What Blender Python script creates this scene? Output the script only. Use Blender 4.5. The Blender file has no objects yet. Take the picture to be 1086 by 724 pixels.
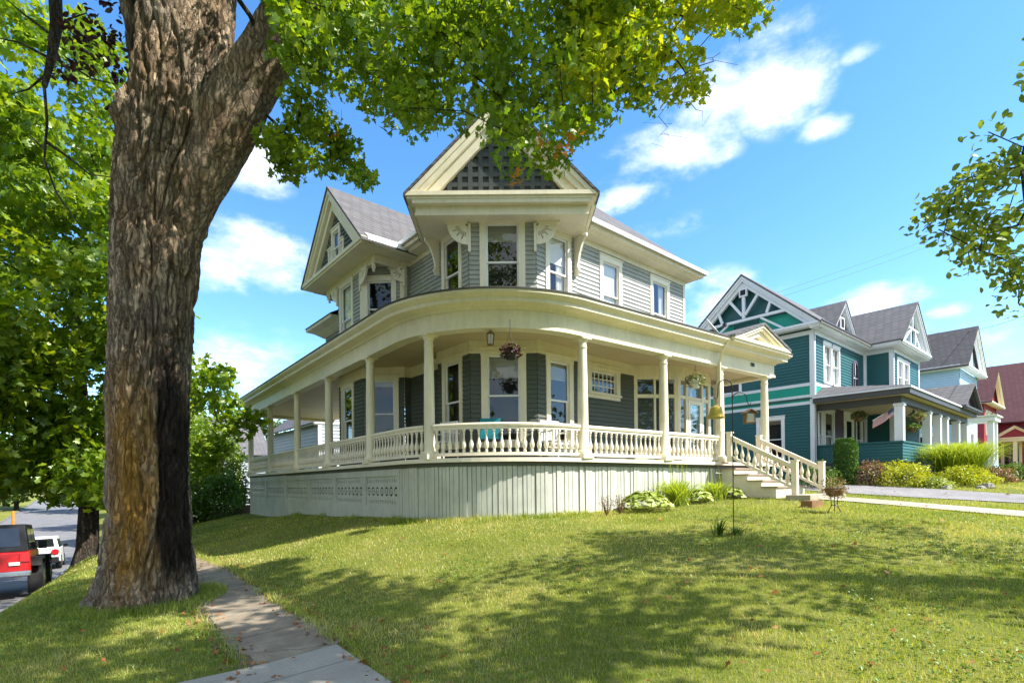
import bpy, math, random
import numpy as np
from mathutils import Vector, noise as mnoise
random.seed(11)
rng = np.random.default_rng(11)
sc = bpy.context.scene
COL = sc.collection
# ---------------------------------------------------------------- camera frame
# world axes: x runs along the front of the corner house, y along its side, z = 0 at eye height
FPX, CX, HY = 558.0, 543.0, 513.0
ROLL = math.radians(0.6)
CU, SU = 0.7638, 0.6454
def P(px, py, Y):
    """a point seen at a photo pixel, Y metres in front of the viewer"""
    dx, dy = px - CX, py - HY
    a = (math.cos(ROLL)*dx - math.sin(ROLL)*dy)/FPX
    b = -(math.sin(ROLL)*dx + math.cos(ROLL)*dy)/FPX
    X = a*Y
    return Vector((CU*X + SU*Y, -SU*X + CU*Y, b*Y))
def proj(p):
    X = CU*p[0] - SU*p[1]; Y = SU*p[0] + CU*p[1]
    if Y < 0.3: return None
    a, b = X/Y*FPX, -p[2]/Y*FPX
    return (CX + math.cos(ROLL)*a + math.sin(ROLL)*b, HY - math.sin(ROLL)*a + math.cos(ROLL)*b, Y)
def in_frame(p, m):
    """would a ball of radius m round p show in the photo's field of view"""
    q = proj(p)
    if q is None: return False
    r = m*FPX/q[2]
    return -r < q[0] < 1086 + r and -r < q[1] < 724 + r
cam = bpy.data.cameras.new('camera')
co = bpy.data.objects.new('camera', cam); COL.objects.link(co)
from mathutils import Matrix
R = Vector((CU, -SU, 0)); UP = Vector((0, 0, 1)); FW = Vector((SU, CU, 0))
cx_ = math.cos(ROLL)*R - math.sin(ROLL)*UP
cy_ = math.sin(ROLL)*R + math.cos(ROLL)*UP
M = Matrix((cx_, cy_, -FW)).transposed().to_4x4()
co.matrix_world = M
cam.sensor_width = 36; cam.lens = FPX/1086*36
cam.shift_y = (HY - 362)/1086
cam.clip_end = 3000; cam.clip_start = 0.05
sc.camera = co
# ---------------------------------------------------------------- materials
def nt(m):
    m.use_nodes = True; t = m.node_tree; t.nodes.clear(); return t
def node(t, typ, **kw):
    n = t.nodes.new(typ)
    for k, v in kw.items():
        if k.startswith('i_'):
            key = k[2:]
            n.inputs[int(key) if key.isdigit() else key.replace('_', ' ')].default_value = v
        else: setattr(n, k, v)
    return n
def ramp(t, src, stops, interp='LINEAR'):
    r = t.nodes.new('ShaderNodeValToRGB'); r.color_ramp.interpolation = interp
    e = r.color_ramp.elements
    while len(e) < len(stops): e.new(0.5)
    for q, (p, c) in zip(e, stops):
        q.position = p; q.color = (*c, 1) if len(c) == 3 else c
    t.links.new(src, r.inputs[0]); return r.outputs[0]
def mixc(t, fac, a, b, mode='MIX'):
    m = t.nodes.new('ShaderNodeMix'); m.data_type = 'RGBA'; m.blend_type = mode
    for s, v in ((0, fac), (6, a), (7, b)):
        if hasattr(v, 'is_linked'): t.links.new(v, m.inputs[s])
        elif s == 0: m.inputs[s].default_value = v
        else: m.inputs[s].default_value = (*v, 1)
    return m.outputs[2]
def noise_n(t, scale, detail=4, rough=0.55, stretch=None, coord='Object'):
    tc = node(t, 'ShaderNodeTexCoord'); src = tc.outputs[coord]
    if stretch:
        mp = node(t, 'ShaderNodeMapping'); mp.inputs['Scale'].default_value = stretch
        t.links.new(src, mp.inputs[0]); src = mp.outputs[0]
    n = node(t, 'ShaderNodeTexNoise'); n.inputs['Scale'].default_value = scale
    n.inputs['Detail'].default_value = detail; n.inputs['Roughness'].default_value = rough
    t.links.new(src, n.inputs['Vector']); return n.outputs['Fac']
def finish(t, col, rough=0.6, bump=None, bstr=0.3, bdist=0.02, metal=0.0, spec=0.5):
    b = node(t, 'ShaderNodeBsdfPrincipled')
    o = node(t, 'ShaderNodeOutputMaterial')
    if hasattr(col, 'is_linked'): t.links.new(col, b.inputs['Base Color'])
    else: b.inputs['Base Color'].default_value = (*col, 1)
    if hasattr(rough, 'is_linked'): t.links.new(rough, b.inputs['Roughness'])
    else: b.inputs['Roughness'].default_value = rough
    b.inputs['Metallic'].default_value = metal
    b.inputs['Specular IOR Level'].default_value = spec
    if bump is not None:
        k = node(t, 'ShaderNodeBump'); k.inputs['Strength'].default_value = bstr; k.inputs['Distance'].default_value = bdist
        t.links.new(bump, k.inputs['Height']); t.links.new(k.outputs[0], b.inputs['Normal'])
    t.links.new(b.outputs[0], o.inputs[0]); return b
MT = {}
def paint(name, c, rough=0.55, var=0.12, scale=1.3, dirt=0.0, metal=0.0, spec=0.4):
    m = bpy.data.materials.new(name); t = nt(m)
    n1 = noise_n(t, scale, 5, 0.65); n2 = noise_n(t, 11, 6, 0.72, (1, 1, 0.22))
    lo = tuple(x*(1-var) for x in c); hi = tuple(min(1, x*(1+var*0.7)) for x in c)
    col = ramp(t, n1, [(0.3, lo), (0.7, hi)])
    f2 = ramp(t, n2, [(0.45, (0, 0, 0)), (0.8, (1, 1, 1))])
    mm = node(t, 'ShaderNodeMath', operation='MULTIPLY'); t.links.new(f2, mm.inputs[0]); mm.inputs[1].default_value = 0.12 + dirt
    col = mixc(t, mm.outputs[0], col, tuple(x*0.55 for x in c))
    finish(t, col, rough, n2, 0.08, 0.01, metal, spec)
    MT[name] = m; return m
paint('cream', (0.78, 0.715, 0.535), 0.5, 0.11, dirt=0.24)
paint('rail_cream', (0.80, 0.725, 0.58), 0.5, 0.10, dirt=0.22)
paint('cream_white', (0.82, 0.77, 0.63), 0.5, 0.06, dirt=0.1)
paint('ceiling_paint', (0.56, 0.46, 0.28), 0.6, 0.08)
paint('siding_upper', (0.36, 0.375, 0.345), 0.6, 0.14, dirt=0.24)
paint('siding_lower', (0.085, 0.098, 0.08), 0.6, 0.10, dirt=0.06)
paint('skirt_green', (0.52, 0.53, 0.46), 0.65, 0.18, dirt=0.38)
paint('gable_dark', (0.05, 0.058, 0.058), 0.6, 0.12)
paint('white', (0.82, 0.83, 0.84), 0.5, 0.05)
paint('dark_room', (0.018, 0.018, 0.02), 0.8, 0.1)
paint('blind_cloth', (0.82, 0.81, 0.78), 0.8, 0.05)
paint('shade_cloth', (0.33, 0.32, 0.28), 0.85, 0.05)
paint('drape', (0.30, 0.29, 0.34), 0.85, 0.15)
paint('tread', (0.36, 0.27, 0.23), 0.6, 0.15, dirt=0.1)
paint('porch_floor', (0.22, 0.23, 0.22), 0.55, 0.12)
paint('teal', (0.020, 0.112, 0.120), 0.5, 0.10)
paint('teal_bright', (0.01, 0.32, 0.24), 0.5, 0.08)
paint('teal_front', (0.13, 0.32, 0.29), 0.5, 0.08)
paint('purple_trim_shade', (0.10, 0.075, 0.13), 0.5, 0.10)
paint('green_trim', (0.72, 0.75, 0.80), 0.5, 0.05)
paint('dark_fascia', (0.07, 0.07, 0.075), 0.5, 0.1)
paint('blue_siding', (0.42, 0.60, 0.78), 0.55, 0.06)
paint('red_siding', (0.30, 0.03, 0.045), 0.55, 0.12)
paint('grey_siding', (0.36, 0.40, 0.44), 0.6, 0.06)
paint('black_iron', (0.015, 0.015, 0.017), 0.4, 0.1)
paint('bell_gold', (0.50, 0.36, 0.05), 0.45, 0.25, 9, metal=0.3)
paint('wood_brown', (0.24, 0.13, 0.06), 0.7, 0.25, 6, dirt=0.2)
paint('terracotta', (0.22, 0.11, 0.06), 0.7, 0.2, 5)
paint('black_plastic', (0.012, 0.012, 0.013), 0.45, 0.1)
paint('white_plastic', (0.75, 0.74, 0.70), 0.45, 0.05)
paint('jeep_red', (0.42, 0.008, 0.010), 0.25, 0.04, spec=0.6)
paint('car_white', (0.78, 0.78, 0.79), 0.25, 0.03, spec=0.6)
paint('rubber', (0.018, 0.018, 0.018), 0.8, 0.15)
paint('chrome', (0.5, 0.5, 0.52), 0.25, 0.05, metal=0.9)
paint('tail_red', (0.45, 0.01, 0.015), 0.2, 0.03, spec=0.7)
paint('plate', (0.75, 0.75, 0.72), 0.4, 0.05)
paint('orange_post', (0.75, 0.22, 0.03), 0.5, 0.08)
paint('cushion_teal', (0.02, 0.22, 0.26), 0.85, 0.15, 9)
paint('dish_grey', (0.55, 0.55, 0.56), 0.4, 0.05)
paint('stone', (0.30, 0.28, 0.25), 0.85, 0.25, 4)
paint('flag_red', (0.45, 0.03, 0.05), 0.8, 0.05)
paint('flag_white', (0.75, 0.72, 0.70), 0.8, 0.05)
paint('flag_blue', (0.03, 0.05, 0.18), 0.8, 0.05)
paint('lamp_glass', (0.55, 0.52, 0.40), 0.2, 0.05)
paint('flower_white', (0.75, 0.72, 0.66), 0.7, 0.05)
paint('flower_pink', (0.42, 0.16, 0.16), 0.7, 0.2, 8)
paint('flower_yellow', (0.65, 0.45, 0.03), 0.7, 0.1)
paint('wire', (0.06, 0.06, 0.065), 0.6, 0.05)
paint('number_dark', (0.06, 0.055, 0.04), 0.5, 0.1)

def shingle(name, c1, c2):
    m = bpy.data.materials.new(name); t = nt(m)
    tc = node(t, 'ShaderNodeTexCoord'); sp = node(t, 'ShaderNodeSeparateXYZ'); t.links.new(tc.outputs['Object'], sp.inputs[0])
    ad = node(t, 'ShaderNodeMath', operation='ADD'); t.links.new(sp.outputs[0], ad.inputs[0]); t.links.new(sp.outputs[1], ad.inputs[1])
    cb = node(t, 'ShaderNodeCombineXYZ'); t.links.new(ad.outputs[0], cb.inputs[0])
    mz = node(t, 'ShaderNodeMath', operation='MULTIPLY'); t.links.new(sp.outputs[2], mz.inputs[0]); mz.inputs[1].default_value = 1.0
    t.links.new(mz.outputs[0], cb.inputs[1])
    br = node(t, 'ShaderNodeTexBrick'); t.links.new(cb.outputs[0], br.inputs['Vector'])
    br.inputs['Scale'].default_value = 1.0; br.inputs['Brick Width'].default_value = 0.30; br.inputs['Row Height'].default_value = 0.105
    br.inputs['Mortar Size'].default_value = 0.012; br.inputs['Bias'].default_value = 0.0
    br.inputs['Color1'].default_value = (*c1, 1); br.inputs['Color2'].default_value = (*c2, 1)
    br.inputs['Mortar'].default_value = (*(x*0.45 for x in c1), 1)
    n = noise_n(t, 0.9, 5, 0.6)
    col = mixc(t, ramp(t, n, [(0.3, (0, 0, 0)), (0.75, (0.5, 0.5, 0.5))]), br.outputs[0], tuple(x*0.7 for x in c2))
    finish(t, col, 0.9, br.outputs['Fac'], -0.4, 0.01, spec=0.2)
    MT[name] = m
shingle('shingle_grey', (0.115, 0.113, 0.118), (0.165, 0.16, 0.165))
shingle('shingle_dark', (0.078, 0.075, 0.08), (0.115, 0.108, 0.112))
shingle('shingle_mid', (0.13, 0.13, 0.135), (0.18, 0.175, 0.18))
shingle('shingle_maroon', (0.10, 0.045, 0.05), (0.14, 0.06, 0.065))

def glass_mat():
    m = bpy.data.materials.new('window_glass'); t = nt(m)
    o = node(t, 'ShaderNodeOutputMaterial'); mx = node(t, 'ShaderNodeMixShader')
    tr = node(t, 'ShaderNodeBsdfTransparent'); tr.inputs[0].default_value = (0.90, 0.92, 0.92, 1)
    gl = node(t, 'ShaderNodeBsdfGlossy'); gl.inputs['Roughness'].default_value = 0.015; gl.inputs[0].default_value = (0.9, 0.93, 0.95, 1)
    lw_ = node(t, 'ShaderNodeLayerWeight'); lw_.inputs[0].default_value = 0.5; fr = node(t, 'ShaderNodeMath', operation='POWER'); t.links.new(lw_.outputs['Facing'], fr.inputs[0]); fr.inputs[1].default_value = 3.0
    n = noise_n(t, 0.8, 2, 0.5); bp = node(t, 'ShaderNodeBump'); bp.inputs['Strength'].default_value = 0.06; bp.inputs['Distance'].default_value = 0.05
    t.links.new(n, bp.inputs['Height']); t.links.new(bp.outputs[0], gl.inputs['Normal'])
    ma = node(t, 'ShaderNodeMath', operation='MULTIPLY_ADD'); t.links.new(fr.outputs[0], ma.inputs[0]); ma.inputs[1].default_value = 0.75; ma.inputs[2].default_value = 0.05
    ma.use_clamp = True
    t.links.new(ma.outputs[0], mx.inputs[0]); t.links.new(tr.outputs[0], mx.inputs[1]); t.links.new(gl.outputs[0], mx.inputs[2])
    t.links.new(mx.outputs[0], o.inputs[0]); MT['glass'] = m
glass_mat()

def leaf_mat(name, stops, trans=0.42, gloss=0.06, nscale=0.8, patch=0):
    """stops: colours spread over the random value each leaf gets"""
    m = bpy.data.materials.new(name); t = nt(m)
    g = node(t, 'ShaderNodeNewGeometry')
    n = noise_n(t, nscale, 3, 0.5)
    ad = node(t, 'ShaderNodeMath', operation='MULTIPLY_ADD'); t.links.new(n, ad.inputs[0]); ad.inputs[1].default_value = 0.9
    t.links.new(g.outputs['Random Per Island'], ad.inputs[2])
    if patch:
        n_b = noise_n(t, 0.55, 4, 0.6); pa = node(t, 'ShaderNodeMath', operation='MULTIPLY_ADD'); t.links.new(n_b, pa.inputs[0]); pa.inputs[1].default_value = patch; t.links.new(ad.outputs[0], pa.inputs[2]); pb_ = node(t, 'ShaderNodeMath', operation='SUBTRACT'); t.links.new(pa.outputs[0], pb_.inputs[0]); pb_.inputs[1].default_value = patch*.5; ad = pb_
    sc_ = node(t, 'ShaderNodeMath', operation='MULTIPLY_ADD'); t.links.new(ad.outputs[0], sc_.inputs[0]); sc_.inputs[1].default_value = 0.62; sc_.inputs[2].default_value = -0.1
    col = ramp(t, sc_.outputs[0], stops)
    d = node(t, 'ShaderNodeBsdfDiffuse'); t.links.new(col, d.inputs[0])
    tl = node(t, 'ShaderNodeBsdfTranslucent')
    tcol = mixc(t, 1.0, col, (1.35, 1.25, 0.45), 'MULTIPLY'); t.links.new(tcol, tl.inputs[0])
    gs = node(t, 'ShaderNodeBsdfGlossy'); gs.inputs['Roughness'].default_value = 0.42; gs.inputs[0].default_value = (0.55, 0.6, 0.5, 1)
    m1 = node(t, 'ShaderNodeMixShader'); m1.inputs[0].default_value = trans
    t.links.new(d.outputs[0], m1.inputs[1]); t.links.new(tl.outputs[0], m1.inputs[2])
    m2 = node(t, 'ShaderNodeMixShader'); m2.inputs[0].default_value = gloss
    t.links.new(m1.outputs[0], m2.inputs[1]); t.links.new(gs.outputs[0], m2.inputs[2])
    o = node(t, 'ShaderNodeOutputMaterial'); t.links.new(m2.outputs[0], o.inputs[0]); MT[name] = m
leaf_mat('maple_leaf', [(0.0, (0.07, 0.13, 0.012)), (0.4, (0.15, 0.27, 0.018)), (0.75, (0.27, 0.38, 0.02)), (1.0, (0.40, 0.41, 0.02))], 0.56)
leaf_mat('maple_leaf_sunlit', [(0.0, (0.20, 0.30, 0.012)), (0.5, (0.36, 0.46, 0.018)), (0.85, (0.52, 0.52, 0.02)), (1.0, (0.60, 0.45, 0.03))], 0.58)  # brighter copy of the maple leaf, sunlight put into the colour
leaf_mat('maple_orange', [(0.0, (0.42, 0.30, 0.03)), (0.5, (0.62, 0.26, 0.04)), (1.0, (0.65, 0.16, 0.05))])
leaf_mat('maple_crimson', [(0.0, (0.035, 0.010, 0.018)), (1.0, (0.075, 0.018, 0.03))], 0.25)
leaf_mat('street_leaf', [(0.0, (0.07, 0.14, 0.012)), (0.5, (0.18, 0.30, 0.015)), (1.0, (0.40, 0.46, 0.025))], 0.5)
leaf_mat('right_leaf', [(0.0, (0.11, 0.18, 0.04)), (0.6, (0.22, 0.31, 0.055)), (0.85, (0.33, 0.39, 0.07)), (1.0, (0.32, 0.20, 0.16))])
leaf_mat('bush_leaf', [(0.0, (0.04, 0.085, 0.012)), (0.6, (0.10, 0.18, 0.02)), (1.0, (0.19, 0.27, 0.03))])
leaf_mat('far_leaf', [(0.0, (0.045, 0.085, 0.018)), (1.0, (0.12, 0.18, 0.03))])
leaf_mat('cedar_leaf', [(0.0, (0.05, 0.12, 0.02)), (1.0, (0.13, 0.26, 0.035))], 0.3)
leaf_mat('yellow_leaf', [(0.0, (0.26, 0.33, 0.02)), (0.5, (0.42, 0.46, 0.03)), (1.0, (0.66, 0.62, 0.05))], 0.3)
leaf_mat('hosta_leaf', [(0.0, (0.10, 0.18, 0.02)), (0.5, (0.34, 0.42, 0.08)), (1.0, (0.72, 0.72, 0.42))], 0.25)
leaf_mat('blade_lime', [(0.0, (0.22, 0.33, 0.025)), (1.0, (0.50, 0.58, 0.10))], 0.45)
leaf_mat('pink_shrub', [(0.0, (0.08, 0.13, 0.03)), (0.5, (0.22, 0.17, 0.10)), (0.7, (0.42, 0.17, 0.17)), (1.0, (0.5, 0.30, 0.27))], 0.25)
leaf_mat('red_dry', [(0.0, (0.12, 0.07, 0.045)), (1.0, (0.30, 0.15, 0.10))], 0.25)
leaf_mat('dark_flower', [(0.0, (0.012, 0.012, 0.014)), (0.6, (0.05, 0.012, 0.02)), (0.85, (0.10, 0.03, 0.04)), (1.0, (0.5, 0.42, 0.42))], 0.2)
leaf_mat('basket_leaf', [(0.0, (0.06, 0.10, 0.02)), (0.6, (0.17, 0.20, 0.06)), (1.0, (0.6, 0.58, 0.42))], 0.25)
leaf_mat('dry_leaf', [(0.0, (0.16, 0.06, 0.02)), (0.6, (0.34, 0.13, 0.04)), (1.0, (0.45, 0.25, 0.12))], 0.2)
leaf_mat('dry_plant', [(0.0, (0.10, 0.09, 0.03)), (0.6, (0.28, 0.18, 0.08)), (1.0, (0.38, 0.30, 0.12))], 0.25)
leaf_mat('clover', [(0.0, (0.06, 0.13, 0.02)), (1.0, (0.16, 0.28, 0.05))], 0.3)
leaf_mat('grass_blade', [(0.0, (0.11, 0.17, 0.018)), (0.35, (0.26, 0.34, 0.04)), (0.68, (0.45, 0.48, 0.10)), (0.9, (0.66, 0.58, 0.26)), (1.0, (0.70, 0.58, 0.32))], 0.45, 0.06, 1.6, 2.6)

def ground_mat():
    m = bpy.data.materials.new('lawn'); t = nt(m)
    n1 = noise_n(t, 0.35, 5, 0.6); n2 = noise_n(t, 9, 5, 0.7); n3 = noise_n(t, 60, 3, 0.7)
    c = ramp(t, n1, [(0.3, (0.12, 0.155, 0.022)), (0.55, (0.18, 0.205, 0.032)), (0.75, (0.28, 0.26, 0.075))])
    c = mixc(t, ramp(t, n2, [(0.42, (0, 0, 0)), (0.75, (0.7, 0.7, 0.7))]), c, (0.27, 0.23, 0.10))
    c = mixc(t, ramp(t, n3, [(0.4, (0, 0, 0)), (0.7, (0.6, 0.6, 0.6))]), c, (0.05, 0.06, 0.014))
    finish(t, c, 0.95, n3, 0.6, 0.03, spec=0.1); MT['lawn'] = m
ground_mat()
def rough_mat(name, a, b, d, s=3.0, bs=45, bstr=0.4, crack=0):
    m = bpy.data.materials.new(name); t = nt(m)
    n1 = noise_n(t, s, 6, 0.65); n2 = noise_n(t, bs, 4, 0.75); n3 = noise_n(t, 0.8, 4, 0.6)
    c = ramp(t, n1, [(0.3, a), (0.7, b)])
    c = mixc(t, ramp(t, n2, [(0.45, (0, 0, 0)), (0.72, (0.75, 0.75, 0.75))]), c, d)
    c = mixc(t, ramp(t, n3, [(0.35, (0.45, 0.45, 0.45)), (0.6, (0, 0, 0))]), c, tuple(x*0.6 for x in a))
    if crack:
        tc = node(t, 'ShaderNodeTexCoord'); nd = node(t, 'ShaderNodeTexNoise'); nd.inputs['Scale'].default_value = 3; nd.inputs['Detail'].default_value = 6; t.links.new(tc.outputs['Object'], nd.inputs['Vector'])
        wv = node(t, 'ShaderNodeVectorMath', operation='MULTIPLY_ADD'); t.links.new(nd.outputs['Color'], wv.inputs[0]); wv.inputs[1].default_value = (.35, .35, .0); t.links.new(tc.outputs['Object'], wv.inputs[2])
        ve = node(t, 'ShaderNodeTexVoronoi', feature='DISTANCE_TO_EDGE'); ve.inputs['Scale'].default_value = crack; t.links.new(wv.outputs[0], ve.inputs['Vector'])
        c = mixc(t, ramp(t, ve.outputs['Distance'], [(0.0, (0.6, 0.6, 0.6)), (0.006, (0, 0, 0))]), c, tuple(x*.25 for x in a))
        sp = node(t, 'ShaderNodeSeparateXYZ'); t.links.new(tc.outputs['Object'], sp.inputs[0]); fr = node(t, 'ShaderNodeMath', operation='PINGPONG'); t.links.new(sp.outputs[1], fr.inputs[0]); fr.inputs[1].default_value = 0.76
        c = mixc(t, ramp(t, fr.outputs[0], [(0.0, (0.7, 0.7, 0.7)), (0.02, (0, 0, 0))]), c, tuple(x*.3 for x in a))
    finish(t, c, 0.9, n2, bstr, 0.01, spec=0.2); MT[name] = m
rough_mat('asphalt', (0.17, 0.17, 0.18), (0.23, 0.23, 0.24), (0.12, 0.12, 0.12))
rough_mat('old_walk', (0.22, 0.18, 0.125), (0.37, 0.315, 0.235), (0.13, 0.10, 0.065), 3.2, 60, .4, .38)
rough_mat('concrete', (0.34, 0.315, 0.265), (0.44, 0.415, 0.355), (0.21, 0.19, 0.15), 2.5, 70, 0.25, .25)
rough_mat('pale_concrete', (0.38, 0.33, 0.25), (0.46, 0.41, 0.33), (0.28, 0.24, 0.17), 2.5, 60, 0.25)
rough_mat('gravel', (0.22, 0.21, 0.21), (0.33, 0.32, 0.32), (0.11, 0.10, 0.10), 5, 28, 1.0)
rough_mat('soil', (0.13, 0.105, 0.065), (0.22, 0.18, 0.11), (0.075, 0.058, 0.035), 4, 40, 0.8)
rough_mat('wall_stone', (0.10, 0.085, 0.07), (0.17, 0.15, 0.12), (0.05, 0.045, 0.035), 4, 30, 0.6)
rough_mat('hill', (0.05, 0.085, 0.025), (0.10, 0.14, 0.035), (0.03, 0.05, 0.015), 0.2, 2, 0.4)

def bark_mat(name, a, b, stain=False):
    m = bpy.data.materials.new(name); t = nt(m)
    n1 = noise_n(t, 9, 8, 0.72, (1, 1, 0.16)); n2 = noise_n(t, 1.6, 4, 0.6); n3 = noise_n(t, 34, 5, 0.75, (1, 1, 0.3)); n4 = noise_n(t, 20, 5, 0.7, (1, 1, 0.2))
    tcv = node(t, 'ShaderNodeTexCoord'); mpv = node(t, 'ShaderNodeMapping'); mpv.inputs['Scale'].default_value = (1, 1, 0.13)
    nd = node(t, 'ShaderNodeTexNoise'); nd.inputs['Scale'].default_value = 5; nd.inputs['Detail'].default_value = 8; nd.inputs['Roughness'].default_value = .65; t.links.new(tcv.outputs['Object'], nd.inputs['Vector'])
    wv = node(t, 'ShaderNodeVectorMath', operation='MULTIPLY_ADD'); t.links.new(nd.outputs['Color'], wv.inputs[0]); wv.inputs[1].default_value = (.17, .17, .5); t.links.new(tcv.outputs['Object'], wv.inputs[2])
    t.links.new(wv.outputs[0], mpv.inputs[0])
    ve = node(t, 'ShaderNodeTexVoronoi', feature='DISTANCE_TO_EDGE'); ve.inputs['Scale'].default_value = 15; t.links.new(mpv.outputs[0], ve.inputs['Vector'])
    vc = node(t, 'ShaderNodeTexVoronoi', feature='F1'); vc.inputs['Scale'].default_value = 15; t.links.new(mpv.outputs[0], vc.inputs['Vector'])
    bw = node(t, 'ShaderNodeSeparateColor'); t.links.new(vc.outputs['Color'], bw.inputs[0])
    c = ramp(t, bw.outputs[0], [(0.0, tuple(x*.62 for x in a)), (0.5, a), (0.85, b), (1.0, tuple(min(1, x*1.25) for x in b))])
    c = mixc(t, ramp(t, n3, [(0.35, (0.8, 0.8, 0.8)), (0.6, (0, 0, 0))]), c, tuple(x*.5 for x in a))
    c = mixc(t, ramp(t, n2, [(0.4, (0, 0, 0)), (0.7, (0.45, 0.45, 0.45))]), c, tuple(x*0.8 for x in (b[1], b[1]*0.95, b[1]*0.8)))
    c = mixc(t, ramp(t, ve.outputs['Distance'], [(0.0, (0.75, 0.75, 0.75)), (0.06, (0.25, 0.25, 0.25)), (0.13, (0, 0, 0))]), c, tuple(x*.18 for x in a))
    if stain:
        at = node(t, 'ShaderNodeAttribute'); at.attribute_name = 'stain'
        s = node(t, 'ShaderNodeSeparateColor'); t.links.new(at.outputs['Color'], s.inputs[0])
        def k(o, nn, lo, hi, f):
            q = node(t, 'ShaderNodeMath', operation='MULTIPLY'); t.links.new(o, q.inputs[0]); t.links.new(ramp(t, nn, [(lo, (0.1, 0.1, 0.1)), (hi, (1, 1, 1))]), q.inputs[1])
            w = node(t, 'ShaderNodeMath', operation='MULTIPLY'); t.links.new(q.outputs[0], w.inputs[0]); w.inputs[1].default_value = f; return w.outputs[0]
        c = mixc(t, k(s.outputs[0], n1, 0.32, 0.52, 0.92), c, (0.40, 0.215, 0.04))
        c = mixc(t, k(s.outputs[2], n4, 0.42, 0.58, 0.85), c, (0.42, 0.39, 0.37))
        q = node(t, 'ShaderNodeMath', operation='MULTIPLY'); t.links.new(s.outputs[1], q.inputs[0]); q.inputs[1].default_value = 0.92
        c = mixc(t, q.outputs[0], c, (0.014, 0.011, 0.010))
    ad = node(t, 'ShaderNodeMath', operation='ADD'); t.links.new(n3, ad.inputs[0]); t.links.new(ramp(t, ve.outputs['Distance'], [(0.0, (0, 0, 0)), (0.2, (1, 1, 1))]), ad.inputs[1])
    finish(t, c, 0.95, ad.outputs[0], 1.0, 0.03, spec=0.15); MT[name] = m
bark_mat('maple_bark', (0.31, 0.215, 0.13), (0.52, 0.39, 0.265), True)
bark_mat('branch_bark', (0.085, 0.065, 0.05), (0.16, 0.125, 0.095))
# ---------------------------------------------------------------- object helpers
LOC = {}
def tag(o, label=None, cat=None, group=None, kind=None):
    for k, v in (('label', label), ('category', cat), ('group', group), ('kind', kind)):
        if v: o[k] = v
    return o
def thing(name, label, cat, loc=(0, 0, 0), group=None, rz=0):
    o = bpy.data.objects.new(name, None); COL.objects.link(o); o.empty_display_size = 0.2
    o.location = loc; o.rotation_euler[2] = rz; LOC[o] = Vector(loc) if rz == 0 else Vector((0, 0, 0))
    return tag(o, label, cat, group)
def local_thing(name, label, cat, group=None):
    o = thing(name, label, cat, (0, 0, 0), group); return o
def finish_obj(name, me, mat, parent, origin=None):
    o = bpy.data.objects.new(name, me); COL.objects.link(o)
    ms = mat if isinstance(mat, (list, tuple)) else [mat]
    for k in ms: me.materials.append(MT[k] if isinstance(k, str) else k)
    if parent is not None:
        o.parent = parent; LOC[o] = LOC[parent]
        if LOC[parent].length > 0: me.transform(Matrix.Translation(-LOC[parent]))
    elif origin is not None:
        me.transform(Matrix.Translation(-Vector(origin))); o.location = origin; LOC[o] = Vector(origin)
    else: LOC[o] = Vector((0, 0, 0))
    return o
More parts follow.
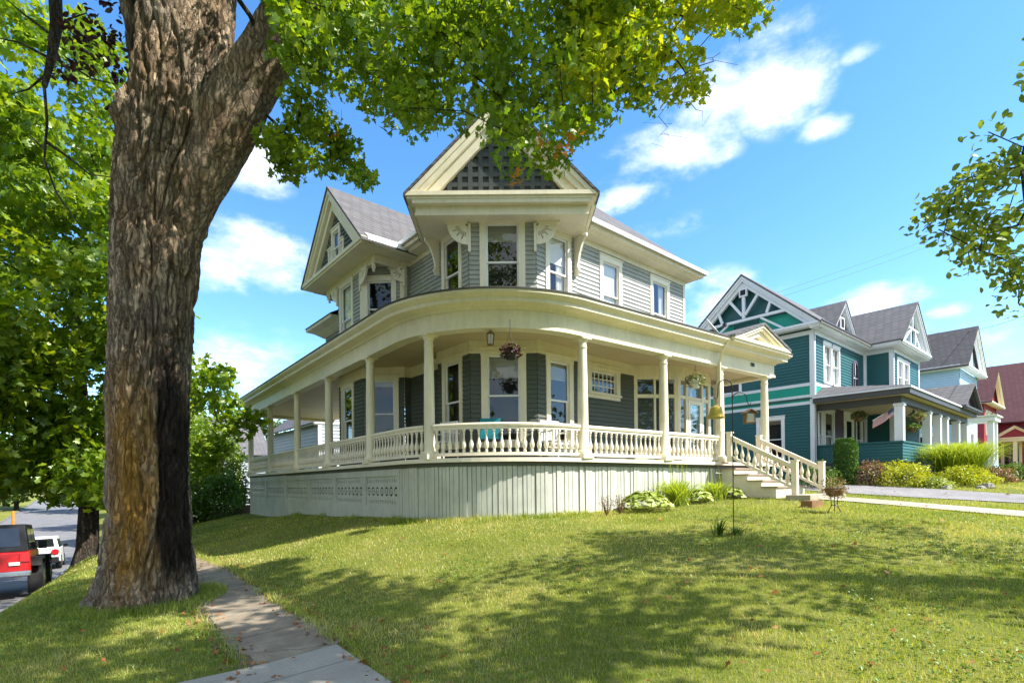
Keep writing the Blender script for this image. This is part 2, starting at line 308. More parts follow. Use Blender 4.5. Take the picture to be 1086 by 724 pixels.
class MB:
    def __init__(s): s.v = []; s.f = []; s.mi = []
    def add(s, vs, fs, mi=0):
        o = len(s.v); s.v += [tuple(q) for q in vs]
        for f in fs: s.f.append(tuple(i+o for i in f)); s.mi.append(mi)
    def hexa(s, b, tp, mi=0):
        """two quads b and tp (lists of four points) joined into a closed block"""
        s.add(list(b)+list(tp), [(3, 2, 1, 0), (4, 5, 6, 7), (0, 1, 5, 4), (1, 2, 6, 5), (2, 3, 7, 6), (3, 0, 4, 7)], mi)
    def box(s, x0, y0, z0, x1, y1, z1, mi=0):
        s.hexa([(x0, y0, z0), (x1, y0, z0), (x1, y1, z0), (x0, y1, z0)], [(x0, y0, z1), (x1, y0, z1), (x1, y1, z1), (x0, y1, z1)], mi)
    def fbox(s, F, s0, s1, z0, z1, d0, d1, mi=0):
        s.hexa([F(s0, z0, d0), F(s1, z0, d0), F(s1, z0, d1), F(s0, z0, d1)], [F(s0, z1, d0), F(s1, z1, d0), F(s1, z1, d1), F(s0, z1, d1)], mi)
    def prism(s, poly, vec, mi=0):
        n = len(poly); p = [Vector(q) for q in poly]; w = Vector(vec)
        s.add(p+[q+w for q in p], [tuple(range(n-1, -1, -1)), tuple(range(n, 2*n))]+[(i, (i+1) % n, n+(i+1) % n, n+i) for i in range(n)], mi)
    def lathe(s, c, prof, n=12, mi=0, axis=None):
        c = Vector(c); ax = Vector(axis or (0, 0, 1)).normalized()
        a = ax.orthogonal().normalized(); b = ax.cross(a)
        vs = []
        for r, z in prof:
            for k in range(n):
                t = 2*math.pi*k/n; vs.append(c + ax*z + (a*math.cos(t)+b*math.sin(t))*r)
        fs = [(i*n+k, i*n+(k+1) % n, (i+1)*n+(k+1) % n, (i+1)*n+k) for i in range(len(prof)-1) for k in range(n)]
        fs += [tuple(range(n-1, -1, -1)), tuple((len(prof)-1)*n+k for k in range(n))]
        s.add(vs, fs, mi)
    def tube(s, pts, rad, n=6, mi=0):
        pts = [Vector(p) for p in pts]; m = len(pts)
        if not isinstance(rad, (list, tuple)): rad = [rad]*m
        vs = []; a = None
        for i, p in enumerate(pts):
            d = (pts[min(i+1, m-1)]-pts[max(i-1, 0)])
            d = d.normalized() if d.length > 1e-9 else Vector((0, 0, 1))
            if a is None: a = d.orthogonal().normalized()
            else:
                a = a - d*a.dot(d); a = a.normalized() if a.length > 1e-6 else d.orthogonal().normalized()
            b = d.cross(a)
            for k in range(n):
                t = 2*math.pi*k/n; vs.append(p+(a*math.cos(t)+b*math.sin(t))*rad[i])
        fs = [(i*n+k, i*n+(k+1) % n, (i+1)*n+(k+1) % n, (i+1)*n+k) for i in range(m-1) for k in range(n)]
        fs += [tuple(range(n-1, -1, -1)), tuple((m-1)*n+k for k in range(n))]
        s.add(vs, fs, mi)
    def sweep(s, path, prof, mi=0, cap=True):
        """path: list of (x, y[, z]); prof: closed list of (outward offset, z); outward is to the right of travel"""
        m = len(path); k = len(prof); vs = []
        for i, p in enumerate(path):
            ds = []
            if i > 0: ds.append((Vector(path[i][:2])-Vector(path[i-1][:2])).normalized())
            if i < m-1: ds.append((Vector(path[i+1][:2])-Vector(path[i][:2])).normalized())
            ns = [Vector((d.y, -d.x)) for d in ds]
            nn = (ns[0]+ns[-1]).normalized(); sc_ = 1/max(0.35, nn.dot(ns[0]))
            z0 = p[2] if len(p) > 2 else 0
            for o, z in prof: vs.append((p[0]+nn.x*o*sc_, p[1]+nn.y*o*sc_, z0+z))
        fs = [(i*k+j, i*k+(j+1) % k, (i+1)*k+(j+1) % k, (i+1)*k+j) for i in range(m-1) for j in range(k)]
        if cap: fs += [tuple(range(k-1, -1, -1)), tuple((m-1)*k+j for j in range(k))]
        s.add(vs, fs, mi)
    def mesh(s, name, smooth=False):
        me = bpy.data.meshes.new(name); me.from_pydata(s.v, [], s.f)
        if any(s.mi): me.polygons.foreach_set('material_index', s.mi)
        if smooth:
            import bmesh
            b = bmesh.new(); b.from_mesh(me); bmesh.ops.recalc_face_normals(b, faces=b.faces); b.to_mesh(me); b.free()
            me.polygons.foreach_set('use_smooth', [True]*len(me.polygons))
            try: me.set_sharp_from_angle(angle=math.radians(40))
            except Exception: pass
        me.update(); return me
    def build(s, name, mat, parent=None, smooth=False, origin=None):
        return finish_obj(name, s.mesh(name, smooth), mat, parent, origin)
class Frame:
    """wall frame: s along the wall, z up, d outwards"""
    def __init__(s, p0, p1):
        s.a = Vector(p0[:2]); e = Vector(p1[:2])-s.a; s.L = e.length; s.t = e.normalized(); s.n = Vector((s.t.y, -s.t.x))
    def __call__(s, a, z, d=0):
        p = s.a+s.t*a+s.n*d; return Vector((p.x, p.y, z))
    def at(s, q): return (Vector(q[:2])-s.a).dot(s.t)
def np_mesh(name, verts, faces, mat, parent=None, smooth=False, attr=None):
    me = bpy.data.meshes.new(name); nv = len(verts); nf, k = faces.shape
    if parent is not None and LOC[parent].length > 0: verts = verts-np.array(LOC[parent])
    me.vertices.add(nv); me.vertices.foreach_set('co', verts.astype(np.float32).ravel())
    me.loops.add(nf*k); me.loops.foreach_set('vertex_index', faces.astype(np.int32).ravel())
    me.polygons.add(nf); me.polygons.foreach_set('loop_start', np.arange(0, nf*k, k, dtype=np.int32))
    if smooth: me.polygons.foreach_set('use_smooth', np.ones(nf, dtype=bool))
    if attr is not None:
        a = me.attributes.new('stain', 'FLOAT_COLOR', 'POINT'); a.data.foreach_set('color', attr.astype(np.float32).ravel())
    me.update(calc_edges=True); me.validate()
    o = bpy.data.objects.new(name, me); COL.objects.link(o)
    me.materials.append(MT[mat])
    if parent is not None: o.parent = parent; LOC[o] = LOC[parent]
    else: LOC[o] = Vector((0, 0, 0))
    return o
# ---------------------------------------------------------------- terrain
def bend(v): return -0.055*np.clip(20-np.asarray(v, float), 0, 22)      # the kerb swings out towards the corner
def sst(u, v):
    """distance across the side street, which runs slightly off the house axis"""
    s = np.asarray(u, float)-0.035*np.asarray(v, float); b = bend(v)
    return np.where(s >= 1.15, s, np.where(s < -1.0+b, s-b, (s+b*1.15/-2.15)/(1-b/2.15)))
def u_of(S, V):
    S = np.asarray(S, float); return S+0.035*np.asarray(V, float)+bend(V)*np.clip((1.15-S)/2.15, 0, 1)
def road_z(v):
    v = np.asarray(v, float)
    return np.interp(v, [-60, -10, 3, 12, 36, 50, 90, 140, 240], [-1.2, -1.5, -1.65, -2.30, -4.05, -4.25, -4.1, -2.2, 4])
CP = np.array([
 (1.9, -8, -1.6), (1.9, 0, -1.6), (1.95, 4, -1.58), (2.05, 8, -1.58), (2.3, 13, -1.63), (2.5, 18, -1.78), (2.7, 25, -2.05), (3.0, 35, -2.6),
 (1.0, 0, -1.63), (1.1, 4, -1.61), (1.2, 8, -1.62), (1.4, 13, -1.69), (1.6, 18, -1.9), (1.8, 25, -2.2), (2.2, 35, -2.8), (1.0, -8, -1.63),
 (6.4, 26.4, -1.24), (6.1, 18.4, -0.95), (5.87, 12.7, -0.80), (5.85, 10.9, -0.77), (6.8, 8.5, -0.71), (8.84, 7.8, -0.67), (11.4, 7.7, -0.55), (14.0, 7.4, -0.40),
 (16.6, 7.2, -0.32), (4, 18, -1.42), (4, 12.5, -1.22), (4.2, 8.5, -1.16), (4.5, 26, -1.6), (5, 5, -1.16), (3.5, 2, -1.45), (6, 1, -1.28), (5, -4, -1.45),
 (8, 4, -0.90), (8, 0, -1.18), (8, -5, -1.3), (11.5, 4, -0.66), (12, 1, -0.88), (12, -4, -1.1), (15, 5.2, -0.44), (15, 1.3, -0.74), (15, -4, -0.95),
 (17.6, 5, -0.42), (21, 5, -0.25), (17.6, 1, -0.66), (21, 1, -0.52), (24, 5.5, -0.03), (22.2, 8, 0.02), (30, 5.4, 0.08), (28, 1, -0.3), (28, -5, -0.6), (40, 5.6, 0.12), (40, 0, -0.2),
 (60, 6, 0.25), (60, 0, 0.0), (60, -10, -0.4), (20, 14, -0.1), (26, 14, 0.1), (12, 20, -0.9), (20, 28, -0.5), (9, 34, -1.5), (14, 45, -1.7), (5, 45, -2.6), (40, 30, 0.3), (80, 8, 0.4),
 (80, 40, 1.0), (40, 70, 0.5), (10, 80, -2.2), (95, 95, 2.0), (95, -30, -0.6), (20, -30, -1.2), (-2, -30, -1.6), (2, 95, -3.5)], float)
def tps_fit(cp, lam=0.02):
    n = len(cp); d = np.hypot(cp[:, None, 0]-cp[None, :, 0], cp[:, None, 1]-cp[None, :, 1])
    K = np.where(d > 0, d*d*np.log(d+1e-12), 0)+lam*np.eye(n)
    Q = np.c_[np.ones(n), cp[:, :2]]
    A = np.block([[K, Q], [Q.T, np.zeros((3, 3))]])
    return np.linalg.solve(A, np.r_[cp[:, 2], 0, 0, 0])
TW = tps_fit(CP)
def tps(u, v):
    u = np.clip(np.asarray(u, float), -5, 95); v = np.clip(np.asarray(v, float), -30, 95)
    d = np.hypot(u[..., None]-CP[:, 0], v[..., None]-CP[:, 1])
    return np.where(d > 0, d*d*np.log(d+1e-12), 0)@TW[:-3]+TW[-3]+TW[-2]*u+TW[-1]*v
KERB_E, KERB_W = -1.0, -9.5
def ground(u, v, under=True):
    u = np.asarray(u, float); v = np.asarray(v, float)
    u, v = np.broadcast_arrays(u, v)
    s = sst(u, v); r = road_z(v)
    g = tps(np.maximum(u, s*0+1.1+0.035*v), v)
    t = np.clip((s-KERB_E)/(1.15-KERB_E), 0, 1)
    bank = (r+0.14)+(g-(r+0.14))*(1-(1-t)**3.6)
    z = np.where(s >= 1.15, g, bank)
    z = np.where(s < KERB_E-1e-6, r-(0.12 if under else 0.0), z)
    w = np.clip((KERB_W-s)/14, 0, None)
    z = np.where(s < KERB_W-1e-6, r+0.14+np.minimum(w, 4)*0.5, z)
    far = np.clip((np.hypot(u-20, v-20)-110)/200, 0, 1.5)
    return z+far*far*8
def gz(u, v): return float(ground(np.array(u), np.array(v)))
def grid_mesh(us, vs, zf, name, mat, kind='structure'):
    U, V = np.meshgrid(us, vs); Z = zf(U, V)
    vt = np.c_[U.ravel(), V.ravel(), Z.ravel()]
    nu, nv = len(us), len(vs); i = np.arange((nu-1)*(nv-1)); a = (i//(nu-1))*nu+i % (nu-1)
    f = np.c_[a, a+1, a+1+nu, a+nu]
    o = np_mesh(name, vt, f, mat, None, True); o['kind'] = kind; return o
def strip_mesh(spts, vs, zf, name, mat, kind='structure'):
    """a sheet laid along the slightly skewed street direction: spts are offsets across, vs positions along"""
    S, V = np.meshgrid(spts, vs); U = u_of(S, V)
    vt = np.c_[U.ravel(), V.ravel(), zf(U, V).ravel()]
    nu, nv = len(spts), len(vs); i = np.arange((nu-1)*(nv-1)); a = (i//(nu-1))*nu+i % (nu-1)
    o = np_mesh(name, vt, np.c_[a, a+1, a+1+nu, a+nu], mat, None, True); o['kind'] = kind; return o
# one ground sheet in skewed coordinates so the kerb falls on grid lines
sp = np.unique(np.round(np.r_[-500, -300, -180, -110, -70, -45, -30, -20, -14, -11, KERB_W-.001, KERB_W, -6, -3, KERB_E-.002, KERB_E, np.linspace(KERB_E+.15, 1.15, 12), np.linspace(1.4, 7, 26),
     np.linspace(7.25, 30, 80), np.linspace(31, 60, 26), 65, 72, 80, 90, 105, 130, 170, 240, 350, 600], 4))
vp_ = np.unique(np.round(np.r_[-300, -200, -120, -80, -50, -35, -25, -18, np.linspace(-14, 32, 170), np.linspace(33, 60, 24), 65, 72, 80, 90, 100, 115, 135, 160, 200, 260, 350, 600], 4))
strip_mesh(sp, vp_, ground, 'ground', 'lawn')
vr = np.unique(np.r_[np.linspace(-60, 60, 121), np.linspace(62, 240, 60)])
strip_mesh(np.linspace(KERB_W+.16, KERB_E-.16, 8), vr, lambda u, v: road_z(v)+0*u, 'road', 'asphalt')
def kerb(s0, s1, name):
    mb = MB()
    for i in range(len(vr)-1):
        for a, b in ((vr[i], vr[i+1]),):
            za, zb = float(road_z(a)), float(road_z(b))
            q = [(float(u_of(s0, a)), a, za-.1), (float(u_of(s1, a)), a, za-.1), (float(u_of(s1, b)), b, zb-.1), (float(u_of(s0, b)), b, zb-.1)]
            w = [(x, y, z+.205) for x, y, z in q]
            mb.add(q+w, [(4, 5, 6, 7), (0, 1, 5, 4), (1, 2, 6, 5), (2, 3, 7, 6), (3, 0, 4, 7)])
    o = mb.build(name, 'asphalt'); o['kind'] = 'structure'; return o
kerb(KERB_E-.16, KERB_E+.005, 'kerb'); kerb(KERB_W-.005, KERB_W+.16, 'kerb')
# old pavement of the side street, a strip of bare soil under its edges and one newer concrete slab
vs_ = np.linspace(-14, 60, 300)
def wob(v):
    return np.vectorize(lambda q: .10*mnoise.noise((q*.9, 3.1, 0))+.07*mnoise.noise((q*2.7, 7.7, 0))+.035*mnoise.noise((q*8, 1.7, 0)))(v)
def walk(s0, s1, va, vb, dz, name, mat, wobble=True, n=120):
    vs = va+(vb-va)*np.linspace(0, 1, n)**1.6; ss = np.linspace(s0, s1, 9)
    S, V = np.meshgrid(ss, vs)
    if wobble: S = S+np.where(S == s0, wob(V), 0)+np.where(S == s1, wob(V+5), 0)
    U = S+0.035*V; Z = ground(U, V)+dz
    vt = np.c_[U.ravel(), V.ravel(), Z.ravel()]; nu, nv = len(ss), len(vs); i = np.arange((nu-1)*(nv-1)); a = (i//(nu-1))*nu+i % (nu-1)
    o = np_mesh(name, vt, np.c_[a, a+1, a+1+nu, a+nu], mat, None, True); o['kind'] = 'structure'; return o
walk(0.94, 1.91, 5.08, 60, 0.006, 'soil_edge', 'soil', n=700)
walk(1.05, 1.86, 5.08, 60, 0.012, 'old_pavement', 'old_walk', n=700)
walk(0.16, 1.82, 1.2, 5.05, 0.020, 'pavement_slab', 'concrete', False, 30)
walk(0.16, 1.82, -14, 1.17, 0.020, 'pavement', 'concrete', False, 60)
def path_sheet(u0, u1, v0, v1, dz, name, mat, nu=8, nv=40, wig=0.0):
    us = np.linspace(u0, u1, nu); vs = np.linspace(v0, v1, nv); U, V = np.meshgrid(us, vs)
    if wig: U = U+wig*np.sin(V*1.3+U)*(1 if True else 0)
    vt = np.c_[U.ravel(), V.ravel(), (ground(U, V)+dz).ravel()]; i = np.arange((nu-1)*(nv-1)); a = (i//(nu-1))*nu+i % (nu-1)
    o = np_mesh(name, vt, np.c_[a, a+1, a+1+nu, a+nu], mat, None, True); o['kind'] = 'structure'; return o
path_sheet(14.25, 15.55, -6, 5.5, 0.022, 'front_path', 'pale_concrete')
path_sheet(17.7, 20.9, -6, 16, 0.018, 'gravel_drive', 'gravel', 10, 60, 0.12)
for k, (ua, va) in enumerate(((-30, 62), (-16, 78))):
    pass
# ---------------------------------------------------------------- sky and sun
SUN = Vector((0.574, -0.819, 0)).normalized()
EL = math.radians(47)
sv = Vector((SUN.x*math.cos(EL), SUN.y*math.cos(EL), math.sin(EL)))
sl = bpy.data.lights.new('sun', 'SUN'); sl.energy = 4.5; sl.angle = math.radians(0.5); sl.color = (1.0, 0.945, 0.86)
so = bpy.data.objects.new('sun', sl); COL.objects.link(so); so.location = (20, -30, 40)
so.rotation_euler = (-sv).to_track_quat('-Z', 'Y').to_euler()
w = bpy.data.worlds.new('World'); sc.world = w; w.use_nodes = True; t = w.node_tree; t.nodes.clear()
sky = node(t, 'ShaderNodeTexSky'); sky.sky_type = 'NISHITA'; sky.sun_disc = False
sky.sun_elevation = EL; sky.sun_rotation = math.atan2(SUN.x, SUN.y); sky.altitude = 200; sky.air_density = 1.0; sky.dust_density = 0.25; sky.ozone_density = 2.5
hs = node(t, 'ShaderNodeHueSaturation'); hs.inputs['Saturation'].default_value = 1.25; hs.inputs['Value'].default_value = 1.0
t.links.new(sky.outputs[0], hs.inputs['Color'])
tc = node(t, 'ShaderNodeTexCoord'); D = tc.outputs['Generated']
nz = node(t, 'ShaderNodeTexNoise'); nz.inputs['Scale'].default_value = 7.5; nz.inputs['Detail'].default_value = 9; nz.inputs['Roughness'].default_value = 0.62
mp = node(t, 'ShaderNodeMapping'); mp.inputs['Scale'].default_value = (1, 1, 2.0); t.links.new(D, mp.inputs[0]); t.links.new(mp.outputs[0], nz.inputs['Vector'])
def vm(op, a, b=None):
    n = node(t, 'ShaderNodeVectorMath', operation=op)
    for i, q in enumerate((a, b)):
        if q is None: continue
        if hasattr(q, 'is_linked'): t.links.new(q, n.inputs[i])
        else: n.inputs[i].default_value = q
    return n.outputs[1] if op in ('DOT_PRODUCT', 'LENGTH') else n.outputs[0]
def fm(op, a, b=None, c=None):
    n = node(t, 'ShaderNodeMath', operation=op)
    for i, q in enumerate((a, b, c)):
        if q is None: continue
        if hasattr(q, 'is_linked'): t.links.new(q, n.inputs[i])
        else: n.inputs[i].default_value = q
    return n.outputs[0]
# every cloud bank is an ellipse of directions: photo position, half width, half height, strength
CL = [(815, 95, 72, 40, 1.1), (745, 105, 60, 45, 0.8), (800, 36, 68, 26, 0.85), (700, 168, 66, 30, 1.0), (668, 207, 44, 14, 0.9), (868, 134, 34, 14, 0.85), (910, 55, 30, 9, .45),
      (265, 165, 60, 30, 1.1), (278, 268, 70, 34, 1.15), (235, 285, 40, 25, 0.8), (925, 317, 62, 20, 0.95), (1012, 326, 24, 10, 0.8), (760, 325, 70, 34, 0.6),
      (720, 242, 45, 12, 0.35), (240, 390, 120, 50, 0.35), (1000, 370, 160, 45, 0.35), (-60, 120, 110, 60, 0.8), (1230, 180, 110, 50, 0.8), (500, -160, 200, 90, 0.8), (950, -120, 120, 60, 0.6)]
dens = None
nzw = node(t, 'ShaderNodeTexNoise'); nzw.inputs['Scale'].default_value = 3.0; nzw.inputs['Detail'].default_value = 4; t.links.new(D, nzw.inputs['Vector'])
wv = node(t, 'ShaderNodeVectorMath', operation='MULTIPLY_ADD'); t.links.new(nzw.outputs['Color'], wv.inputs[0]); wv.inputs[1].default_value = (0.10, 0.10, 0.06)
sb = vm('ADD', D, (-0.05, -0.05, -0.03)); t.links.new(sb, wv.inputs[2]); DW = wv.outputs[0]
for px, py, rx, ry, st in CL:
    c = P(px, py, 1.0); L0 = c.length; c = c.normalized(); r = Vector((c.y, -c.x, 0)).normalized(); u = r.cross(c)
    if u.z < 0: u = -u
    cosx = max(0.25, FW.dot(c)); sx = rx/FPX*cosx*cosx*1.15; sy = ry/FPX*cosx*1.05
    e = fm('POWER', fm('ADD', fm('POWER', fm('ABSOLUTE', fm('DIVIDE', vm('DOT_PRODUCT', vm('SUBTRACT', DW, tuple(c)), tuple(r)), sx)), 2.0),
                         fm('POWER', fm('ABSOLUTE', fm('DIVIDE', vm('DOT_PRODUCT', vm('SUBTRACT', DW, tuple(c)), tuple(u)), sy)), 2.0)), 0.5)
    k = fm('MULTIPLY', fm('SUBTRACT', 1.22, e), st)
    front = fm('GREATER_THAN', vm('DOT_PRODUCT', D, tuple(c)), 0.3)
    k = fm('MULTIPLY', fm('MAXIMUM', k, 0.0), front)
    dens = k if dens is None else fm('MAXIMUM', dens, k)
# unseen cloud added out of view to whiten and lift the sky fill
for dv, rad_ in (((-FW.x, -FW.y, .55), .75), ((-R.x-FW.x*.5, -R.y-FW.y*.5, .5), .6), ((R.x-FW.x*.35, R.y-FW.y*.35, .75), .5), ((-.1, -.1, 1.0), .42), ((-FW.x, -FW.y, 1.6), .6)):
    c = Vector(dv).normalized(); k = fm('MULTIPLY', fm('MAXIMUM', fm('SUBTRACT', 1.0, fm('DIVIDE', vm('LENGTH', vm('SUBTRACT', DW, tuple(c))), rad_)), 0.0), 1.6); dens = fm('MAXIMUM', dens, k)
raw = fm('ADD', fm('MULTIPLY', dens, 0.9), fm('MULTIPLY', fm('SUBTRACT', nz.outputs[0], 0.5), 3.0))
raw = fm('MULTIPLY', raw, fm('MINIMUM', fm('MULTIPLY', dens, 4.0), 1.0))
mr = node(t, 'ShaderNodeMapRange'); mr.interpolation_type = 'SMOOTHSTEP'; t.links.new(raw, mr.inputs[0])
mr.inputs[1].default_value = -0.05; mr.inputs[2].default_value = 1.3
CLOUDV = 5.2
cc = node(t, 'ShaderNodeMix'); cc.data_type = 'RGBA'; t.links.new(fm('MULTIPLY', mr.outputs[0], 0.93), cc.inputs[0]); t.links.new(hs.outputs[0], cc.inputs[6])
cc.inputs[7].default_value = (CLOUDV*0.97, CLOUDV*0.985, CLOUDV, 1)
bg = node(t, 'ShaderNodeBackground'); bg.inputs[1].default_value = 0.15; t.links.new(cc.outputs[2], bg.inputs[0])
wo = node(t, 'ShaderNodeOutputWorld'); t.links.new(bg.outputs[0], wo.inputs[0])
vs = sc.view_settings; vs.view_transform = 'Standard'; vs.look = 'None'; vs.gamma = 1; vs.use_curve_mapping = False; vs.exposure = 1.27
sc.cycles.max_bounces = 8; sc.cycles.transparent_max_bounces = 12; sc.cycles.diffuse_bounces = 4; sc.cycles.glossy_bounces = 3
sc.cycles.sample_clamp_indirect = 6.0; sc.cycles.caustics_reflective = False; sc.cycles.caustics_refractive = False
# ---------------------------------------------------------------- building helpers
def siding_faces(mb, F, s0, s1, z0, z1, openings, e=0.11, lip=0.024, zmax=None):
    n = max(1, int(round((z1-z0)/e))); h = (z1-z0)/n
    for i in range(n):
        a, b = z0+i*h, z0+(i+1)*h; iv = [(s0, s1)]
        if zmax:                                     # gable: limits depend on height
            lo, hi = zmax(b); iv = [(max(s0, lo), min(s1, hi))]
        for (o0, o1, oz0, oz1) in openings:
            if oz0 < (a+b)/2 < oz1:
                nv = []
                for p, q in iv:
                    if o1 <= p or o0 >= q: nv.append((p, q))
                    else:
                        if o0 > p: nv.append((p, o0))
                        if o1 < q: nv.append((o1, q))
                iv = nv
        for p, q in iv:
            if q-p < 0.01: continue
            j = random.uniform(-.001, .001)
            mb.add([F(p, a, lip+j), F(q, a, lip+j), F(q, b, .001), F(p, b, .001), F(p, a, -.01), F(q, a, -.01)], [(0, 1, 2, 3), (4, 5, 1, 0)])
def wall(parent, F, z0, z1, openings, mat, e=0.11, s0=0, s1=None, lip=0.024):
    mb = MB(); siding_faces(mb, F, s0, F.L if s1 is None else s1, z0, z1, openings, e, lip)
    return mb.build('wall', mat, parent)
def window(parent, F, s0, s1, z0, z1, cas=0.12, mat='cream_white', rail=None, blindmat='blind_cloth', blind=0.0, drape=None, sashmat='white', cols=1, rows=0, sill=True, deep=0.45, tag_=None):
    mb = MB(); c = cas
    mb.fbox(F, s0-c, s0, z0, z1, -.06, .036); mb.fbox(F, s1, s1+c, z0, z1, -.06, .036)
    mb.fbox(F, s0-c-.01, s1+c+.01, z1, z1+c*1.05, -.06, .040)
    mb.fbox(F, s0-c-.03, s1+c+.03, z1+c*1.05, z1+c*1.05+.03, -.02, .065)
    if sill:
        mb.fbox(F, s0-c-.02, s1+c+.02, z0-.06, z0, -.06, .075); mb.fbox(F, s0-c, s1+c, z0-.15, z0-.06, -.02, .03)
    # dark room behind, open to the front
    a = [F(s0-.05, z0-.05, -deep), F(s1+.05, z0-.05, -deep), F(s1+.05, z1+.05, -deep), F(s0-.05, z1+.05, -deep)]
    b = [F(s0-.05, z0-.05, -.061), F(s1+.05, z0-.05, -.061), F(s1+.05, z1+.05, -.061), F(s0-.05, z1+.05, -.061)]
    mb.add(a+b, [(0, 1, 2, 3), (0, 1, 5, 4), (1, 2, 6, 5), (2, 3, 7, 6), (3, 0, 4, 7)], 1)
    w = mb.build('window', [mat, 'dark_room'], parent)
    if tag_: w['label'] = tag_
    sm = MB(); f = .038
    def sash(za, zb, d):
        sm.fbox(F, s0, s0+f, za, zb, d-.03, d); sm.fbox(F, s1-f, s1, za, zb, d-.03, d)
        sm.fbox(F, s0+f, s1-f, za, za+f, d-.03, d); sm.fbox(F, s0+f, s1-f, zb-f, zb, d-.03, d)
        for i in range(1, cols):
            x = s0+(s1-s0)*i/cols; sm.fbox(F, x-.012, x+.012, za+f, zb-f, d-.026, d-.003)
        for i in range(1, rows+1):
            y = za+(zb-za)*i/(rows+1); sm.fbox(F, s0+f, s1-f, y-.012, y+.012, d-.024, d-.005)
    pm = MB()
    def pane(za, zb, d):
        j = random.uniform(-.004, .004)
        pm.add([F(s0+f*.5, za+f*.5, d+j), F(s1-f*.5, za+f*.5, d-j), F(s1-f*.5, zb-f*.5, d-j), F(s0+f*.5, zb-f*.5, d+j)], [(0, 1, 2, 3)])
    if rail:
        sash(rail-.02, z1, -.012); sash(z0, rail+.018, -.045); pane(rail-.02, z1, -.028); pane(z0, rail+.018, -.062+.003)
    else: sash(z0, z1, -.02); pane(z0, z1, -.034)
    sm.build('sash', sashmat, w); pm.build('pane', 'glass', w)
    if blind:
        bm_ = MB(); bm_.fbox(F, s0+.01, s1-.01, z1-(z1-z0)*blind, z1, -.095, -.088); bm_.build('blind', blindmat, w)
    if drape:
        dm = MB(); n = 26; zt = z1; vs = []
        for (a0, a1) in drape:
            base = len(dm.v); pts = []
            for i in range(n+1):
                x = s0+(s1-s0)*(a0+(a1-a0)*i/n); d = -.115+.015*math.sin(i*1.9)
                pts += [F(x, z0, d), F(x, zt, d)]
            dm.add(pts, [(2*i, 2*i+2, 2*i+3, 2*i+1) for i in range(n)])
        dm.build('curtain', 'blind_cloth', w)
    return w
def gable(parent, F, c, half, zb, zt, mats, o=(0.0, .21, .40), depth=3.5, ov=.08, roofmat='shingle_grey', base=True, roof=True, trim='cream'):
    """rakes, base cornice and two roof slabs of a gable in frame F, centred at s = c"""
    slope = (zt-zb)/half; k = math.sqrt(1+slope*slope)
    def strip(o0, o1, d0, d1, name):
        mb = MB()
        for sg in (-1, 1):
            q = [(c+sg*(zt-o0*k-zb)/slope, zb), (c, zt-o0*k), (c, zt-o1*k), (c+sg*(zt-o1*k-zb)/slope, zb)]
            mb.prism([F(x, z, d0) for x, z in q], F.n.to_3d()*(d1-d0) if hasattr(F.n, 'to_3d') else (F.n.x*(d1-d0), F.n.y*(d1-d0), 0))
        return mb.build(name, trim, parent)
    strip(o[0], o[1]*.45, -.05, .07, 'rake_board'); strip(o[1]*.45, o[1], -.05, .03, 'rake_board'); strip(o[1], o[2], -.20, -.055, 'rake_board')
    if base:
        mb = MB(); mb.fbox(F, c-half-.05, c+half+.05, zb-.04, zb+.05, -.3, .085); mb.fbox(F, c-half-.01, c+half+.01, zb-.10, zb-.04, -.3, .045)
        mb.build('gable_cornice', trim, parent)
    if base:
        dd = -min(depth, 2.3)
        for sg in (-1, 1):
            mb = MB(); x0, x1 = sorted((c+sg*(half+.055), c+sg*(half-.03))); mb.fbox(F, x0, x1, zb-.098, zb+.052, dd, -.301)
            mb.build('gable_cornice', trim, parent)
    if roof:
        for sg in (-1, 1):
            mb = MB(); ex = half+ov; lz = zt-slope*ex
            A = [F(c, zt+.01, .1), F(c+sg*ex, lz+.01, .1), F(c+sg*ex, lz+.01, -depth), F(c, zt+.01, -depth)]
            mb.hexa(A, [(x, y, z+.075) for x, y, z in A]); mb.build('roof', roofmat, parent)
    return slope, k
def fan_bracket(parent, F, s, z, d, r, sg, mat='cream_white'):
    """quarter-round board pierced with ray slots, corner at (s, z), spreading to sg and downwards"""
    mb = MB(); n = 14; th = .05
    rings = [0.06, r*.42, r*.62, r*.80, r]
    m = 9
    for j in range(m*2):
        a0, a1 = math.pi/2*j/(m*2), math.pi/2*(j+1)/(m*2)
        for i in range(len(rings)-1):
            if j % 2 == 1 and i in (1,) and 2 < j < 2*m-2: continue
            if j % 2 == 1 and i == 2 and 1 < j < 2*m-1 and j % 4 == 1: continue
            r0, r1 = rings[i], rings[i+1]
            q = [(s+sg*r0*math.cos(a0), z-r0*math.sin(a0)), (s+sg*r1*math.cos(a0), z-r1*math.sin(a0)), (s+sg*r1*math.cos(a1), z-r1*math.sin(a1)), (s+sg*r0*math.cos(a1), z-r0*math.sin(a1))]
            mb.hexa([F(x, y, d) for x, y in q], [F(x, y, d+th) for x, y in q])
    mb.fbox(F, s-.035*sg-.03, s-.035*sg+.03, z-r*1.35, z, d-.005, d+th+.008)
    mb.fbox(F, min(s, s+sg*(r+.06)), max(s, s+sg*(r+.06)), z, z+.05, d-.004, d+th+.006)
    return mb.build('bracket', mat, parent)
